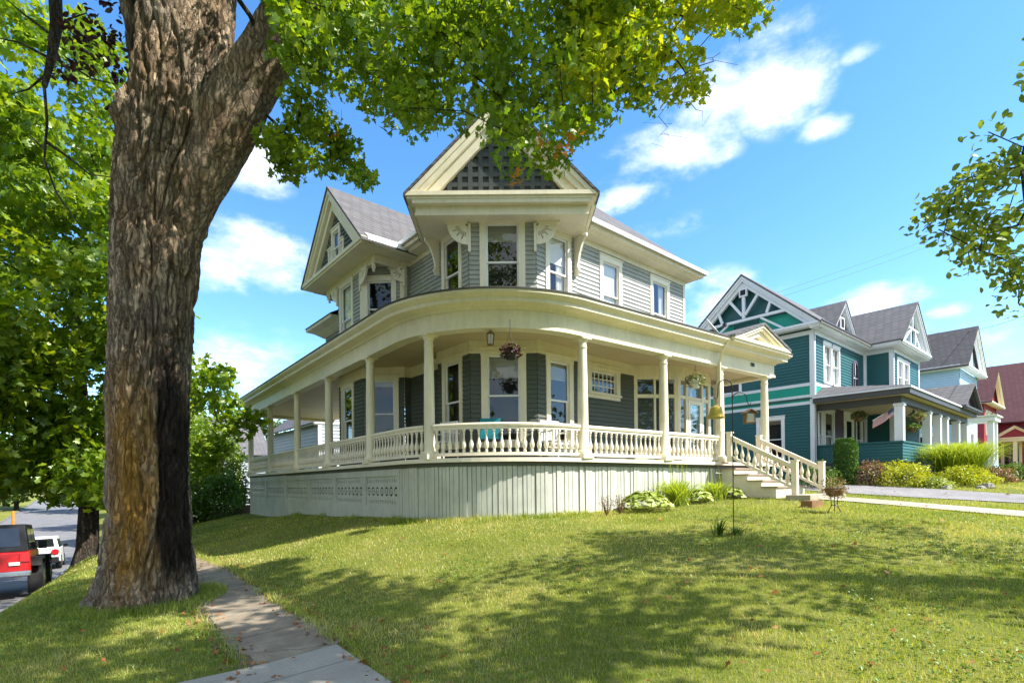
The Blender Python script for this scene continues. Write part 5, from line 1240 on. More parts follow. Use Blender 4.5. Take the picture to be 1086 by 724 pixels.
def hosta(label, c, r, h, n, mat='hosta_leaf', group=None):
    z = gz(*c); T = thing('hosta', label, 'plant', (c[0], c[1], z), group); C, Nn = [], []
    for i in range(n):
        a = random.uniform(0, 6.283); f = random.uniform(.15, 1)**.7; C.append((c[0]+math.cos(a)*r*f, c[1]+math.sin(a)*r*f, z+h*(1.05-.75*f*f)+random.uniform(-.03, .03))); Nn.append((math.cos(a)*f*.9, math.sin(a)*f*.9, .6))
    leaves('foliage', np.array(C), .20, 'oval', mat, T, .35, None, .5, np.array(Nn)); return T
bed = 'plants along the porch skirt'
vq = 7.22
for px, lb in ((643, 'dry reddish twiggy plant at the bed end below the rounded skirt'), (657, 'second dry reddish plant next to the variegated hosta')):
    c = (on_v(px, vq), vq); z = gz(*c); T = thing('dry_plant', lb, 'plant', (*c, z), bed); m = MB()
    for i in range(16):
        a = random.uniform(0, 6.28); l = random.uniform(.05, .16); m.tube([(c[0], c[1], z-.02), (c[0]+l*math.cos(a), c[1]+l*math.sin(a), z+random.uniform(.25, .42))], [.006, .003], 4)
    m.build('stem', 'red_dry', T); leaves('foliage', ball((c[0], c[1], z+.27), .17, 90, 1.1), .055, 'lance', 'red_dry', T)
hosta('wide white edged hosta clump in front of the porch skirt', (on_v(684, vq-.05), vq-.05), .60, .42, 190)
blade_plant('daylily', 'tall arching lime green daylily clump between the two hostas', 'plant', (on_v(717, vq), vq), .75, .72, 240, .022, 'blade_lime', bed, .7, 26)
hosta('smaller pale hosta between the two daylily clumps', (on_v(738, vq-.1), vq-.1), .42, .34, 100)
blade_plant('daylily', 'lime green daylily clump beside the porch steps', 'plant', (on_v(757, vq-.15), vq-.15), .62, .56, 200, .022, 'blade_lime', bed, .8, 16)
hosta('little hosta at the foot of the stair wall', (on_v(777, vq-.35), vq-.35), .34, .26, 60)
# shepherd's hook with bell and bird feeder
hb = P(778, 556, 8.55); hb.z = gz(hb.x, hb.y); top = P(778, 396, 8.55).z
HK = thing('shepherd_hook', 'tall black double shepherd hook standing in the lawn', 'garden hook', tuple(hb)); rx = Vector((CU, -SU, 0))
m = MB(); m.tube([(hb.x, hb.y, hb.z-.1), (hb.x, hb.y, top-.22)], .0085, 8); m.build('pole', 'black_iron', HK)
def hook_arm(sg, zs, r, drop):
    m = MB(); pts = []
    for i in range(13):
        a = math.pi*i/12; pts.append(Vector((hb.x, hb.y, zs))+rx*sg*(r-r*math.cos(a))+Vector((0, 0, r*1.05*math.sin(a))))
    e = pts[-1]; pts += [e+Vector((0, 0, -drop*.5)), e+Vector((0, 0, -drop))+rx*sg*.01, e+Vector((0, 0, -drop-.035))+rx*sg*.035, e+Vector((0, 0, -drop))+rx*sg*.06]
    m.tube(pts, .008, 8); m.build('arm', 'black_iron', HK, True); return e+Vector((0, 0, -drop-.03))+rx*sg*.035
e1 = hook_arm(-1, top-.22, .115, .16); e2 = hook_arm(1, P(778, 424, 8.55).z, .12, .05)
m = MB()
for dx in (-.12, .12): m.tube([(hb.x, hb.y, hb.z+.02), tuple(Vector((hb.x, hb.y, hb.z+.02))+rx*dx), tuple(Vector((hb.x, hb.y, hb.z-.1))+rx*dx)], .006, 6)
m.build('foot', 'black_iron', HK)
BL = thing('bell', 'gold cone shaped hanging bell on the upper arm of the garden hook', 'bell', tuple(e1)); bc = e1+Vector((0, 0, -.31))
m = MB(); m.lathe(bc, [(.135, 0), (.137, .012), (.125, .025), (.105, .09), (.088, .16), (.07, .185), (.03, .20), (.012, .21)], 20); m.build('bell_body', 'bell_gold', BL, True)
m = MB(); m.tube([tuple(bc+Vector((0, 0, .20))), tuple(e1+Vector((0, 0, .01)))], .004, 5); m.build('chain', 'black_iron', BL)
BF = thing('bird_feeder', 'small wooden house shaped bird feeder on the lower arm of the garden hook', 'bird feeder', tuple(e2)); q = e2+Vector((0, 0, -.30)); fx, fy = rx, Vector((SU, CU, 0))
def fb(m, x0, x1, y0, y1, z0, z1):
    x0, x1, y0, y1, z0, z1 = [.64*w_ for w_ in (x0, x1, y0, y1, z0, z1)]
    m.hexa([q+fx*x0+fy*y0+Vector((0, 0, z0)), q+fx*x1+fy*y0+Vector((0, 0, z0)), q+fx*x1+fy*y1+Vector((0, 0, z0)), q+fx*x0+fy*y1+Vector((0, 0, z0))], [q+fx*x0+fy*y0+Vector((0, 0, z1)), q+fx*x1+fy*y0+Vector((0, 0, z1)), q+fx*x1+fy*y1+Vector((0, 0, z1)), q+fx*x0+fy*y1+Vector((0, 0, z1))])
m = MB(); fb(m, -.13, .13, -.10, .10, 0, .025); fb(m, -.12, -.09, -.09, .09, .025, .26); fb(m, .09, .12, -.09, .09, .025, .26); m.build('feeder_body', 'wood_brown', BF)
m = MB(); fb(m, -.09, .09, -.075, .075, .03, .24); m.build('seed_box', 'lamp_glass', BF)
m = MB()
for sg in (-1, 1): m.hexa([q+fy*-.085+Vector((0, 0, .215)), q+fx*sg*.11+fy*-.085+Vector((0, 0, .15)), q+fx*sg*.11+fy*.085+Vector((0, 0, .15)), q+fy*.085+Vector((0, 0, .215))], [q+fy*-.085+Vector((0, 0, .23)), q+fx*sg*.11+fy*-.085+Vector((0, 0, .165)), q+fx*sg*.11+fy*.085+Vector((0, 0, .165)), q+fy*.085+Vector((0, 0, .23))])
m.build('feeder_roof', 'wood_brown', BF); m = MB(); m.tube([tuple(q+Vector((0, 0, .22))), tuple(e2)], .003, 4); m.build('wire_hanger', 'black_iron', BF)
blade_plant('lawn_plant', 'spiky leafed plant at the foot of the garden hook', 'plant', (hb.x-.22, hb.y+.12), .20, .30, 34, .02, 'bush_leaf', None, .5)
blade_plant('lawn_plant', 'low grassy tuft round the pole of the garden hook', 'plant', (hb.x+.05, hb.y-.03), .24, .16, 60, .012, 'bush_leaf', None, .8)
# planter on a wire stand by the path
pb = P(885, 545, 10.6); pb.z = gz(pb.x, pb.y); PS = thing('planter_stand', 'wire plant stand with a dried plant in its basket beside the front path', 'planter', tuple(pb))
m = MB()
for a in (0.3, 2.4, 4.5): m.tube([(pb.x+.07*math.cos(a), pb.y+.07*math.sin(a), pb.z+.34), (pb.x+.06*math.cos(a), pb.y+.06*math.sin(a), pb.z+.15), (pb.x+.15*math.cos(a), pb.y+.15*math.sin(a), pb.z-.02)], .008, 5); 
m.lathe((pb.x, pb.y, pb.z+.15), [(.065, 0), (.07, .006), (.065, .012)], 10); m.build('stand', 'black_iron', PS)
m = MB(); m.lathe((pb.x, pb.y, pb.z+.33), [(.06, 0), (.13, .03), (.17, .12), (.18, .17), (.165, .17), (.15, .12), (.05, .05)], 14); m.build('basket', 'terracotta', PS, True)
leaves('foliage', np.r_[ball((pb.x, pb.y, pb.z+.52), .27, 420, .8), ball((pb.x, pb.y, pb.z+.40), .24, 200, .6)], .06, 'lance', 'dry_plant', PS)
c = P(861, 531, 11.6); c.z = gz(c.x, c.y); m = MB(); F = Frame((c.x-.25, c.y+.02), (c.x+.25, c.y-.02)); m.fbox(F, 0, .5, c.z-.05, c.z+.14, -.12, .12); m.fbox(F, .02, .48, c.z+.11, c.z+.142, -.10, .10)
tag(m.build('timber_edging', 'wood_brown', None, False, tuple(c)), 'short brown timber block lying at the foot of the steps', 'timber')
m = MB(); m.box(S0-.3, 5.05, gz(14.8, 5.4)-.2, S1+.3, 5.62, gz(14.8, 5.4)+.09); o = m.build('landing', 'pale_concrete'); o['kind'] = 'structure'
# things on the porch
lc_ = P(520, 352, 11.0); lc_.z = 3.335
LN = thing('porch_lantern', 'small brass lantern hanging from the porch ceiling before the bay', 'lantern', tuple(lc_)); m = MB()
m.lathe(lc_-Vector((0, 0, .06)), [(.0, 0), (.02, .0), (.05, .045), (.06, .06)], 12); m.tube([tuple(lc_-Vector((0, 0, .05))), tuple(lc_-Vector((0, 0, .14)))], .01, 6)
m.lathe(lc_-Vector((0, 0, .20)), [(.10, 0), (.07, .03), (.02, .06)], 6)
for i in range(6): a = i*math.pi/3; m.tube([(lc_.x+.085*math.cos(a), lc_.y+.085*math.sin(a), lc_.z-.19), (lc_.x+.07*math.cos(a), lc_.y+.07*math.sin(a), lc_.z-.42)], .007, 4)
m.lathe(lc_-Vector((0, 0, .43)), [(.075, 0), (.075, .015)], 6); m.build('lantern_frame', 'wood_brown', LN); m = MB(); m.lathe(lc_-Vector((0, 0, .41)), [(.05, 0), (.068, .2)], 6); m.build('lantern_glass', 'lamp_glass', LN)
def basket(label, at, rope, r, mats, leafmat, n, fl=None, kind='oval', ls=.07):
    T = thing('hanging_basket', label, 'hanging basket', tuple(at)); m = MB(); b = Vector(at)-Vector((0, 0, rope))
    m.tube([tuple(at), tuple(Vector(at)-Vector((0, 0, rope*.35)))], .006, 5)
    for i in range(3): a = i*2.1+.4; m.tube([tuple(Vector(at)-Vector((0, 0, rope*.35))), (b.x+r*.95*math.cos(a), b.y+r*.95*math.sin(a), b.z)], .003, 4)
    m.build('hanger', 'black_iron', T); m = MB(); m.lathe(b-Vector((0, 0, r*1.15)), [(r*.62, 0), (r*.72, r*.3), (r*.95, r*1.0), (r*1.03, r*1.02), (r*1.03, r*1.13), (r*.9, r*1.13)], 16); m.build('pot', mats, T, True)
    leaves('foliage', np.r_[ball(tuple(b+Vector((0, 0, r*.2))), r*1.65, n, .6), ball(tuple(b-Vector((0, 0, r*.3))), r*1.75, n//3, .5, .8)], ls, kind, leafmat, T)
    if fl: leaves('flower', ball(tuple(b+Vector((0, 0, r*.25))), r*1.75, n//6, .65, .8), ls*.8, 'oval', fl, T)
    return T
bq = P(541, 352, 10.35); bq.z = BT-.02; basket('black hanging pot of dark red leaved flowers under the rounded porch beam', bq, .62, .135, 'black_plastic', 'dark_flower', 170)
bq = P(737, 372, 14.5); bq.z = 3.3; basket('white hanging pot of trailing green and white flowers before the entry vestibule', bq, .52, .17, 'white_plastic', 'basket_leaf', 260, 'flower_white')
def chair(label, c, rz, seatmat, framemat, cushion=None):
    T = thing('porch_chair', label, 'chair', (0, 0, 0), 'chairs on the rounded porch'); m = MB(); M4 = Matrix.Translation((c[0], c[1], FL)) @ Matrix.Rotation(rz, 4, 'Z')
    T.location = (c[0], c[1], FL); T.rotation_euler[2] = rz
    LOC[T] = Vector((0, 0, 0))
    for x, y, hh in ((-.25, -.24, .62), (.25, -.24, .62), (-.25, .24, .88), (.25, .24, .88)):
        l = MB(); l.tube([(x, y, 0), (x, y, hh)], .018, 6); l.build('leg', framemat, T)
    m = MB()
    for i in range(7): m.box(-.26, -.25+i*.07, .40, .26, -.20+i*.07, .425)
    m.build('seat', framemat, T); m = MB()
    for i in range(6): m.box(-.24+i*.085, .225, .44, -.19+i*.085, .25, .88)
    m.box(-.27, .22, .86, .27, .255, .91); m.build('backrest', framemat, T)
    for x in (-.27, .27): l = MB(); l.box(x-.03, -.27, .61, x+.03, .26, .64); l.build('armrest', framemat, T)
    if cushion:
        m = MB(); m.box(-.23, -.24, .426, .23, .21, .50); m.hexa([(-.23, .12, .50), (.23, .12, .50), (.23, .22, .50), (-.23, .22, .50)], [(-.23, .15, .92), (.23, .15, .92), (.23, .22, .92), (-.23, .22, .92)]); m.build('cushion', cushion, T)
    return T
chair('porch chair with bright teal cushions behind the rounded balustrade', (7.12, 9.15), math.radians(-40), None, 'black_iron', 'cushion_teal')
chair('white slatted porch chair on the far side of the teal cushioned one', (6.55, 10.2), math.radians(-75), None, 'white_plastic', None)
chair('white slatted porch chair on the steps side of the teal cushioned one', (8.55, 8.55), math.radians(-8), None, 'white_plastic', None)
# satellite dish on the porch roof
dq = P(757, 356, 16.6); DS = thing('satellite_dish', 'grey satellite dish on a bent mast standing on the porch roof', 'satellite dish', (dq.x, dq.y, 4.15)); m = MB()
m.tube([(dq.x, dq.y, 4.1), (dq.x, dq.y, 4.5), (dq.x-.06, dq.y+.06, 4.72)], .025, 7); m.build('mast', 'black_iron', DS)
ax = Vector((.25, -.85, .62)).normalized(); m = MB(); m.lathe((dq.x-.06, dq.y+.06, 4.86), [(.02, .0), (.16, .02), (.29, .075), (.30, .08), (.29, .085), (.15, .035), (.01, .015)], 20, 0, ax); m.build('dish', 'dish_grey', DS, True)
m = MB(); m.tube([(dq.x-.06, dq.y+.06, 4.66), tuple(Vector((dq.x-.06, dq.y+.06, 4.62))+ax*.42)], .012, 5); m.box(dq.x+.02, dq.y-.38, 4.82, dq.x+.1, dq.y-.28, 4.92); m.build('feed_arm', 'black_iron', DS)
# low stone wall beyond the lawn
m = MB(); pts = [(3.6, 28.0), (4.6, 27.9), (5.6, 27.4), (6.5, 26.7)]
for i in range(3):
    F = Frame(pts[i], pts[i+1]); za, zb_ = gz(*pts[i]), gz(*pts[i+1]); n = 4
    for k in range(n):
        z0 = za+(zb_-za)*(k+.5)/n; m.fbox(F, F.L*k/n, F.L*(k+1)/n-.01, z0-.3, z0+.36+random.uniform(-.03, .03), -.16+random.uniform(0, .03), .0+random.uniform(-.02, .02))
tag(m.build('stone_wall', 'wall_stone', None, False, (4.6, 27.9, gz(4.6, 27.9))), 'low dark stone retaining wall at the far edge of the side lawn', 'wall')
# ---------------------------------------------------------------- neighbour houses
def simple_house(name, label, org, parts): pass
NH = thing('neighbour_house', 'grey clapboard neighbour house seen through the far porch columns', 'house', (12, 30, gz(12, 30)))
for a, b in (((10.4, 38), (10.4, 28.3)), ((10.4, 28.3), (15.6, 28.3)), ((15.6, 28.3), (15.6, 38))):
    F = Frame(a, b); wall(NH, F, -1.9, 3.4, [], 'grey_siding', .19, lip=.03)
F = Frame((10.4, 28.3), (15.6, 28.3)); gable(NH, F, 2.6, 2.9, 3.4, 5.6, None, (0, .1, .2), 9, .1, 'shingle_grey', True, True, 'white'); m = MB(); siding_faces(m, F, 0, 5.2, 3.4, 5.5, [], .16, zmax=lambda z: (2.6-(5.6-z)*1.3, 2.6+(5.6-z)*1.3)); m.build('gable_wall', 'grey_siding', NH)
window(NH, Frame((10.4, 38), (10.4, 28.3)), 1.2, 2.1, .2, 1.7, .14, 'white', .95); window(NH, Frame((10.4, 38), (10.4, 28.3)), 7.9, 8.6, .2, 1.7, .14, 'white', .95); window(NH, F, 1.0, 1.9, .2, 1.7, .12, 'white', .95); window(NH, F, 3.3, 4.2, .2, 1.7, .12, 'white', .95)
m = MB()
for x, y in ((10.4, 28.3), (15.6, 28.3)): m.box(x-.09, y-.03, -1.9, x+.09, y+.09, 3.4)
m.build('corner_board', 'white', NH)
NB = thing('neighbour_house', 'pale blue-grey house with a long shingled roof behind the grey clapboard one', 'house', (6.5, 44, gz(6.5, 44)))
F = Frame((4.5, 52), (4.5, 44)); wall(NB, F, -3, 2.5, [], 'blue_siding', .16); F2 = Frame((4.5, 44), (12, 44)); wall(NB, F2, -3, 2.5, [], 'grey_siding', .16)
m = MB(); slab(m, [(4.1, 43.6, 2.4), (12.3, 43.6, 2.4), (12.3, 48, 5.6), (4.1, 48, 5.6)]); m.build('roof', 'shingle_grey', NB); m = MB(); slab(m, [(4.1, 52.4, 2.4), (12.3, 52.4, 2.4), (12.3, 48, 5.6), (4.1, 48, 5.6)]); m.build('roof', 'shingle_grey', NB)
m = MB(); m.add([(4.5, 44, 2.45), (4.5, 52, 2.45), (4.5, 48, 5.5)], [(0, 1, 2)]); m.build('gable_wall', 'blue_siding', NB)
window(NB, F, 3.4, 4.3, .3, 1.7, .12, 'white', 1.0); window(NB, F2, 1.4, 2.3, -.3, 1.1, .12, 'white', .4); window(NB, F2, 4.6, 5.5, -.3, 1.1, .12, 'white', .4)
# ---- the teal house
def gg(u, v): return gz(u, v)-.4
G = thing('teal_house', 'teal painted house with white banding and a trussed gable next to the gravel drive', 'house', (25, 9, gz(25, 9)))
ux, uz = 22.1, 5.85
FL1 = Frame((ux, 13.3), (ux, 8.0)); FF = Frame((ux, 8.0), (28.0, 8.0)); FW1 = Frame((28.0, 8.0), (28.0, 6.9)); FW2 = Frame((28.0, 6.9), (32.3, 6.9)); FW3 = Frame((32.3, 6.9), (32.3, 13)); 
lw = [(1.45, 2.35, 3.85, 5.4, dict(rail=4.6, cas=.12)), (3.2, 4.1, .95, 2.5, dict(rail=1.7, cas=.12))]
fw = [(1.06, 1.80, 3.95, 5.45, dict(rail=4.7, cas=.10, drape=[(0, 1)])), (1.94, 2.68, 3.95, 5.45, dict(rail=4.7, cas=.10, drape=[(0, 1)]))]
f1 = [(.45, .85, .95, 2.75, dict(cas=.1, rail=1.8)), (1.1, 2.0, .95, 2.75, dict(cas=.1, rail=1.8, drape=[(0, .4)])), (3.3, 4.3, .75, 2.8, dict(cas=.12)), (4.8, 5.5, 1.0, 2.7, dict(cas=.1, rail=1.8))]
w2 = [(.75, 1.5, 3.95, 5.4, dict(rail=4.7, cas=.12, drape=[(0, 1)])), (1.75, 2.5, 3.95, 5.4, dict(rail=4.7, cas=.12, drape=[(0, 1)]))]
def op(ws): return [(a-.08, b+.08, c-.1, d+.1) for a, b, c, d, k in ws]
bands = MB(); br_ = MB(); dk = MB()
for F, ws, ws1 in ((FL1, [lw[0]], [lw[1]]), (FF, fw, f1), (FW1, [], []), (FW2, w2, []), (FW3, [], [])):
    wall(G, F, -.5, 2.98, op(ws1), 'purple_trim_shade' if F is FF else 'teal', .12); wall(G, F, 3.82, uz, op(ws), 'teal', .12)  # wall behind the porch in dark purple, porch shade put into its colour
    for a, b, c, d, k in ws+ws1: window(G, F, a, b, c, d, mat='white', **k)
    bands.fbox(F, 0, F.L, 2.98, 3.10, -.02, .035); bands.fbox(F, 0, F.L, 3.26, 3.36, -.02, .034); bands.fbox(F, 0, F.L, 3.70, 3.82, -.02, .036); bands.fbox(F, 0, F.L, uz-.16, uz, -.02, .037)
    br_.fbox(F, 0, F.L, 3.36, 3.70, -.03, .02); br_.fbox(F, 0, F.L, 3.10, 3.26, -.03, .018); dk.fbox(F, 0, F.L, 3.18, 3.225, -.02, .05)
    bands.fbox(F, -.03, .12, -.5, uz, -.02, .045); bands.fbox(F, F.L-.12, F.L+.045, -.5, uz, -.02, .0455)
bands.build('banding', 'green_trim', G); br_.build('band', 'teal_bright', G); dk.build('drip_edge', 'dark_fascia', G)
# arched window
m = MB(); c0, wd, z0_, zs = 4.62, .36, 3.95, 4.95
arcp = [(c0+wd*math.cos(t), zs+wd*math.sin(t)) for t in np.linspace(0, math.pi, 13)]; inn = [(c0+wd*.72*math.cos(t), zs+wd*.72*math.sin(t)) for t in np.linspace(0, math.pi, 13)]
for i in range(12): m.hexa([FF(*arcp[i], .02), FF(*arcp[i+1], .02), FF(*inn[i+1], .02), FF(*inn[i], .02)], [FF(*arcp[i], .06), FF(*arcp[i+1], .06), FF(*inn[i+1], .06), FF(*inn[i], .06)])
m.fbox(FF, c0-wd, c0-wd*.72, z0_, zs, .02, .06); m.fbox(FF, c0+wd*.72, c0+wd, z0_, zs, .02, .06); m.fbox(FF, c0-wd, c0+wd, z0_-.08, z0_, .02, .07); aw = m.build('window', 'purple_trim_shade', G)
m = MB(); pl = [(c0+wd*.74, z0_), *[(c0+wd*.74*math.cos(t), zs+wd*.74*math.sin(t)) for t in np.linspace(0, math.pi, 13)], (c0-wd*.74, z0_)]; m.add([FF(x, z, .025) for x, z in pl], [tuple(range(len(pl)))]); m.build('pane', 'car_glass', aw)
m = MB(); m.fbox(FF, c0-wd*.72, c0+wd*.72, 4.5, 4.54, .03, .05); m.fbox(FF, c0-.015, c0+.015, z0_, 5.2, .03, .048); m.build('sash', 'white', aw)
# gable to the side with truss work
cg = 13.3-10.6; FGa = Frame((ux-.35, 13.3), (ux-.35, 8.0)); FGi = Frame((ux+.0, 13.3), (ux+.0, 8.0))
gable(G, FGa, cg, 2.95, 6.02, 8.62, None, (0, .16, .30), 12.0, .10, 'shingle_mid', True, True, 'green_trim')
m = MB(); m.prism([FGi(cg-2.9, 5.86, -.08), FGi(cg+2.9, 5.86, -.08), FGi(cg, 8.4, -.08)], (FGi.n.x*.06, FGi.n.y*.06, 0)); m.build('gable_wall', 'teal', G)
m = MB(); m.prism([FGi(cg+.55, 6.1, 0), FGi(cg+2.55, 6.1, 0), FGi(cg+1.75, 6.72, 0), FGi(cg+.55, 6.72, 0)], (FGi.n.x*.02, FGi.n.y*.02, 0)); m.build('band', 'teal_bright', G); m = MB(); m.prism([FGi(cg-.55, 6.1, 0), FGi(cg-2.55, 6.1, 0), FGi(cg-1.75, 6.72, 0), FGi(cg-.55, 6.72, 0)], (FGi.n.x*.02, FGi.n.y*.02, 0)); m.build('band', 'teal_bright', G)
m = MB(); FT = FGa
def bar(a, b, w_=.052, d0=-.16, d1=-.06):
    A, B_ = Vector(a), Vector(b); d = (B_-A).normalized(); nn = Vector((-d.y, d.x))*w_
    q = [A-nn, B_-nn, B_+nn, A+nn]; m.hexa([FT(x, z, d0) for x, z in q], [FT(x, z, d1) for x, z in q])
bar((cg-1.9, 6.80), (cg+1.9, 6.80)); bar((cg, 6.87), (cg, 8.25), .06, -.17, -.07)
for sg in (-1, 1): bar((cg+sg*.06, 7.0), (cg+sg*.62, 7.75), .05, -.155, -.065); bar((cg+sg*.95, 6.87), (cg+sg*1.12, 7.35), .05, -.15, -.07); bar((cg+sg*1.6, 6.1), (cg+sg*.7, 6.74), .04, -.14, -.08)
bar((cg-.17, 7.95), (cg+.17, 7.95), .17, -.15, -.04); m.build('truss', 'green_trim', G)
m = MB(); m.fbox(FT, cg-.11, cg+.11, 7.84, 8.06, -.1, -.034); m.build('vent', 'dark_room', G)
# eaves and roofs
m = MB(); m.sweep([(ux-.36, 8.0), (27.95, 8.0), (27.95, 6.9), (32.3, 6.9), (32.3, 12)], [(0, uz), (.34, uz+.02), (.40, uz+.10), (.42, uz+.20), (0, uz+.24)]); m.build('eaves', 'green_trim', G)
m = MB(); m.sweep([(ux-.36, 8.0), (27.95, 8.0), (27.95, 6.9), (32.3, 6.9), (32.3, 12)], [(.42, uz+.20), (.46, uz+.20), (.46, uz+.25), (.42, uz+.25)]); m.build('gutter', 'dark_fascia', G)
FG2 = Frame((28.0, 6.5), (32.3, 6.5)); gable(G, FG2, 2.15, 2.5, 6.05, 8.15, None, (0, .15, .26), 4.2, .06, 'shingle_mid', True, True, 'green_trim')
m = MB(); m.prism([FG2(-.2, 6.06, -.26), FG2(4.5, 6.06, -.26), FG2(2.15, 8.0, -.26)], (0, .05, 0)); m.build('gable_wall', 'teal', G)
m = MB(); FT = FG2; cg2 = 2.15; bar((cg2-1.0, 7.0), (cg2+1.0, 7.0), .045, -.2, -.1); bar((cg2, 7.0), (cg2, 7.9), .045, -.19, -.11); bar((cg2-.4, 6.1), (cg2-.4, 6.95), .05, -.2, -.1); bar((cg2+.4, 6.1), (cg2+.4, 6.95), .05, -.2, -.1); bar((cg2-1.3, 6.3), (cg2-.4, 6.9), .04, -.18, -.12); bar((cg2+1.3, 6.3), (cg2+.4, 6.9), .04, -.18, -.12); m.build('truss', 'green_trim', G)
FD = Frame((25.9, 8.55), (28.7, 8.55)); gable(G, FD, 1.4, 1.4, 6.75, 8.15, None, (0, .13, .2), 2.4, .05, 'shingle_mid', False, True, 'green_trim')
m = MB(); m.prism([FD(.05, 6.7, -.15), FD(2.75, 6.7, -.15), FD(1.4, 8.05, -.15)], (0, .04, 0)); m.build('dormer_wall', 'purple_trim_shade', G)
m = MB(); m.fbox(FD, 1.15, 1.65, 6.95, 7.5, -.12, -.07); dw = m.build('window', 'white', G); m = MB(); m.fbox(FD, 1.22, 1.58, 7.02, 7.43, -.1, -.066); m.build('pane', 'car_glass', dw)
# porch of the teal house
PX0, PX1, PV, PF = 22.35, 33.6, 5.25, .75
m = MB(); m.box(PX0, PV, PF-.1, PX1, 8.0, PF); m.build('porch_floor', 'porch_floor', G)
for F in (Frame((PX0, 8.0), (PX0, PV)), Frame((PX0, PV), (26.4, PV)), Frame((29.2, PV), (PX1, PV))):
    wall(G, F, PF-.08, 1.32, [], 'teal', .10); m = MB(); m.fbox(F, -.03, F.L+.03, 1.32, 1.38, -.12, .05); m.fbox(F, 0, F.L, PF-.08, 1.32, -.1, -.01); m.build('parapet', 'teal', G)
m = MB(); m.sweep([(PX0+.05, 8), (PX0+.05, PV+.05), (PX1, PV+.05)], [(0, -.4), (0.02, -.4), (.02, PF-.09), (0, PF-.09)]); m.build('porch_skirt', 'dark_fascia', G)
m = MB(); rp = [(PX0-.35, 8.0), (PX0-.35, PV-.32), (PX1+.2, PV-.32), (PX1+.2, 8.0)]
m.sweep(rp, [(-.25, 2.98), (.0, 2.98), (.0, 3.16), (-.25, 3.16)]); m.build('fascia', 'dark_fascia', G)
m = MB(); m.sweep(rp, [(.0, 3.165), (.05, 3.165), (.05, 3.225), (.0, 3.225)]); m.build('gutter', 'green_trim', G)
m = MB(); m.hexa([(PX0-.4, PV-.37, 3.23), (PX1+.25, PV-.37, 3.23), (PX1+.25, 8, 3.23), (PX0-.4, 8, 3.23)], [(PX0-.38, PV-.35, 3.25), (PX1+.2, PV-.35, 3.25), (PX1-.8, 8, 3.72), (PX0+.6, 8, 3.72)]); m.build('porch_roof', 'shingle_mid', G)
m = MB(); m.box(PX0-.2, PV-.2, 2.965, PX1, 8, 2.985); m.build('porch_ceiling', 'ceiling_paint', G)
m = MB(); m.sweep([(PX0+.08, 8), (PX0+.08, PV+.1), (PX1-.1, PV+.1), (PX1-.1, 8)], [(-.1, 2.72), (.1, 2.72), (.1, 2.97), (-.1, 2.97)]); m.build('porch_beam', 'dark_fascia', G)
for u_, v_, zb in ((22.5, PV+.1, 1.38), (26.3, PV+.1, PF), (28.0, PV+.1, PF), (29.3, PV+.1, PF), (31.6, PV+.1, 1.38), (33.4, PV+.1, 1.38), (33.4, 7.6, 1.38)):
    m = MB(); m.box(u_-.13, v_-.13, zb, u_+.13, v_+.13, 2.73); m.box(u_-.16, v_-.16, 2.62, u_+.16, v_+.16, 2.70); m.build('porch_column', 'green_trim', G)
FPg = Frame((30.3, PV-.42), (33.9, PV-.42)); gable(G, FPg, 1.8, 1.9, 3.24, 4.35, None, (0, .12, .2), 3.0, .06, 'shingle_mid', True, True, 'dark_fascia')
m = MB(); m.prism([FPg(.1, 3.25, -.2), FPg(3.5, 3.25, -.2), FPg(1.8, 4.25, -.2)], (0, .03, 0)); m.build('gable_panel', 'purple_trim_shade', G)
m = MB(); m.fbox(FF, 3.3, 4.3, PF, 2.8, -.02, .03); gd = m.build('front_door', 'white', G); m = MB(); m.fbox(FF, 3.5, 4.1, 1.4, 2.55, .01, .036); m.build('pane', 'car_glass', gd)
# flag, baskets and lamp on the teal porch
fq = P(951, 430, 19.2); FLG = thing('flag', 'striped red white and blue flag drooping from a short pole on the teal porch', 'flag', tuple(fq)); dl = Vector((-CU*.82, SU*.82, -.5)).normalized()
m = MB(); m.tube([tuple(fq-dl*.15), tuple(fq+dl*1.05)], .015, 6); m.build('pole', 'white_plastic', FLG)
m = MB(); st = fq+dl*1.0; n = 13
for i in range(n):
    for j in range(8):
        def fp(a, b): return st-dl*(.95*a)+Vector((0, 0, -(.30*b)))+Vector((SU, CU, 0))*(.05*math.sin(a*7+b*2))
        if i < 7 and j > 4: mi = 2
        else: mi = i % 2
        a0, a1, b0, b1 = j/8, (j+1)/8, i/n, (i+1)/n; q = [fp(a0, b0), fp(a1, b0), fp(a1, b1), fp(a0, b1)]
        m.add(q+[p+Vector((SU, CU, 0))*.004 for p in q], [(0, 1, 2, 3), (7, 6, 5, 4)], mi)
fo = m.build('cloth', ['flag_red', 'flag_white', 'flag_blue'], FLG)
m = MB()
for i in range(4):
    for j in range(5):
        c = fp(.66+.34*(j+.5)/5, (.06+.46*(i+.5)/4))-Vector((SU, CU, 0))*.006; m.lathe(c, [(.008, 0), (.008, .002)], 5, 0, (-SU, -CU, 0))
m.build('stars', 'flag_white', FLG)
bq = P(911, 434, 20.6); bq.z = 2.96; basket('hanging basket of yellow flowers at the dark end of the teal porch', bq, .45, .17, 'terracotta', 'basket_leaf', 120, 'flower_yellow', ls=.11)
bq = P(973, 437, 19.6); bq.z = 2.72; basket('upper hanging basket of pale yellow flowers behind the teal porch column', bq, .36, .15, 'terracotta', 'basket_leaf', 120, 'flower_yellow', ls=.1)
bq = P(968, 437, 20.3); bq.z = 2.72; basket('lower brown hanging basket on the teal porch beside the yellow one', bq, .72, .14, 'terracotta', 'bush_leaf', 80, ls=.1)
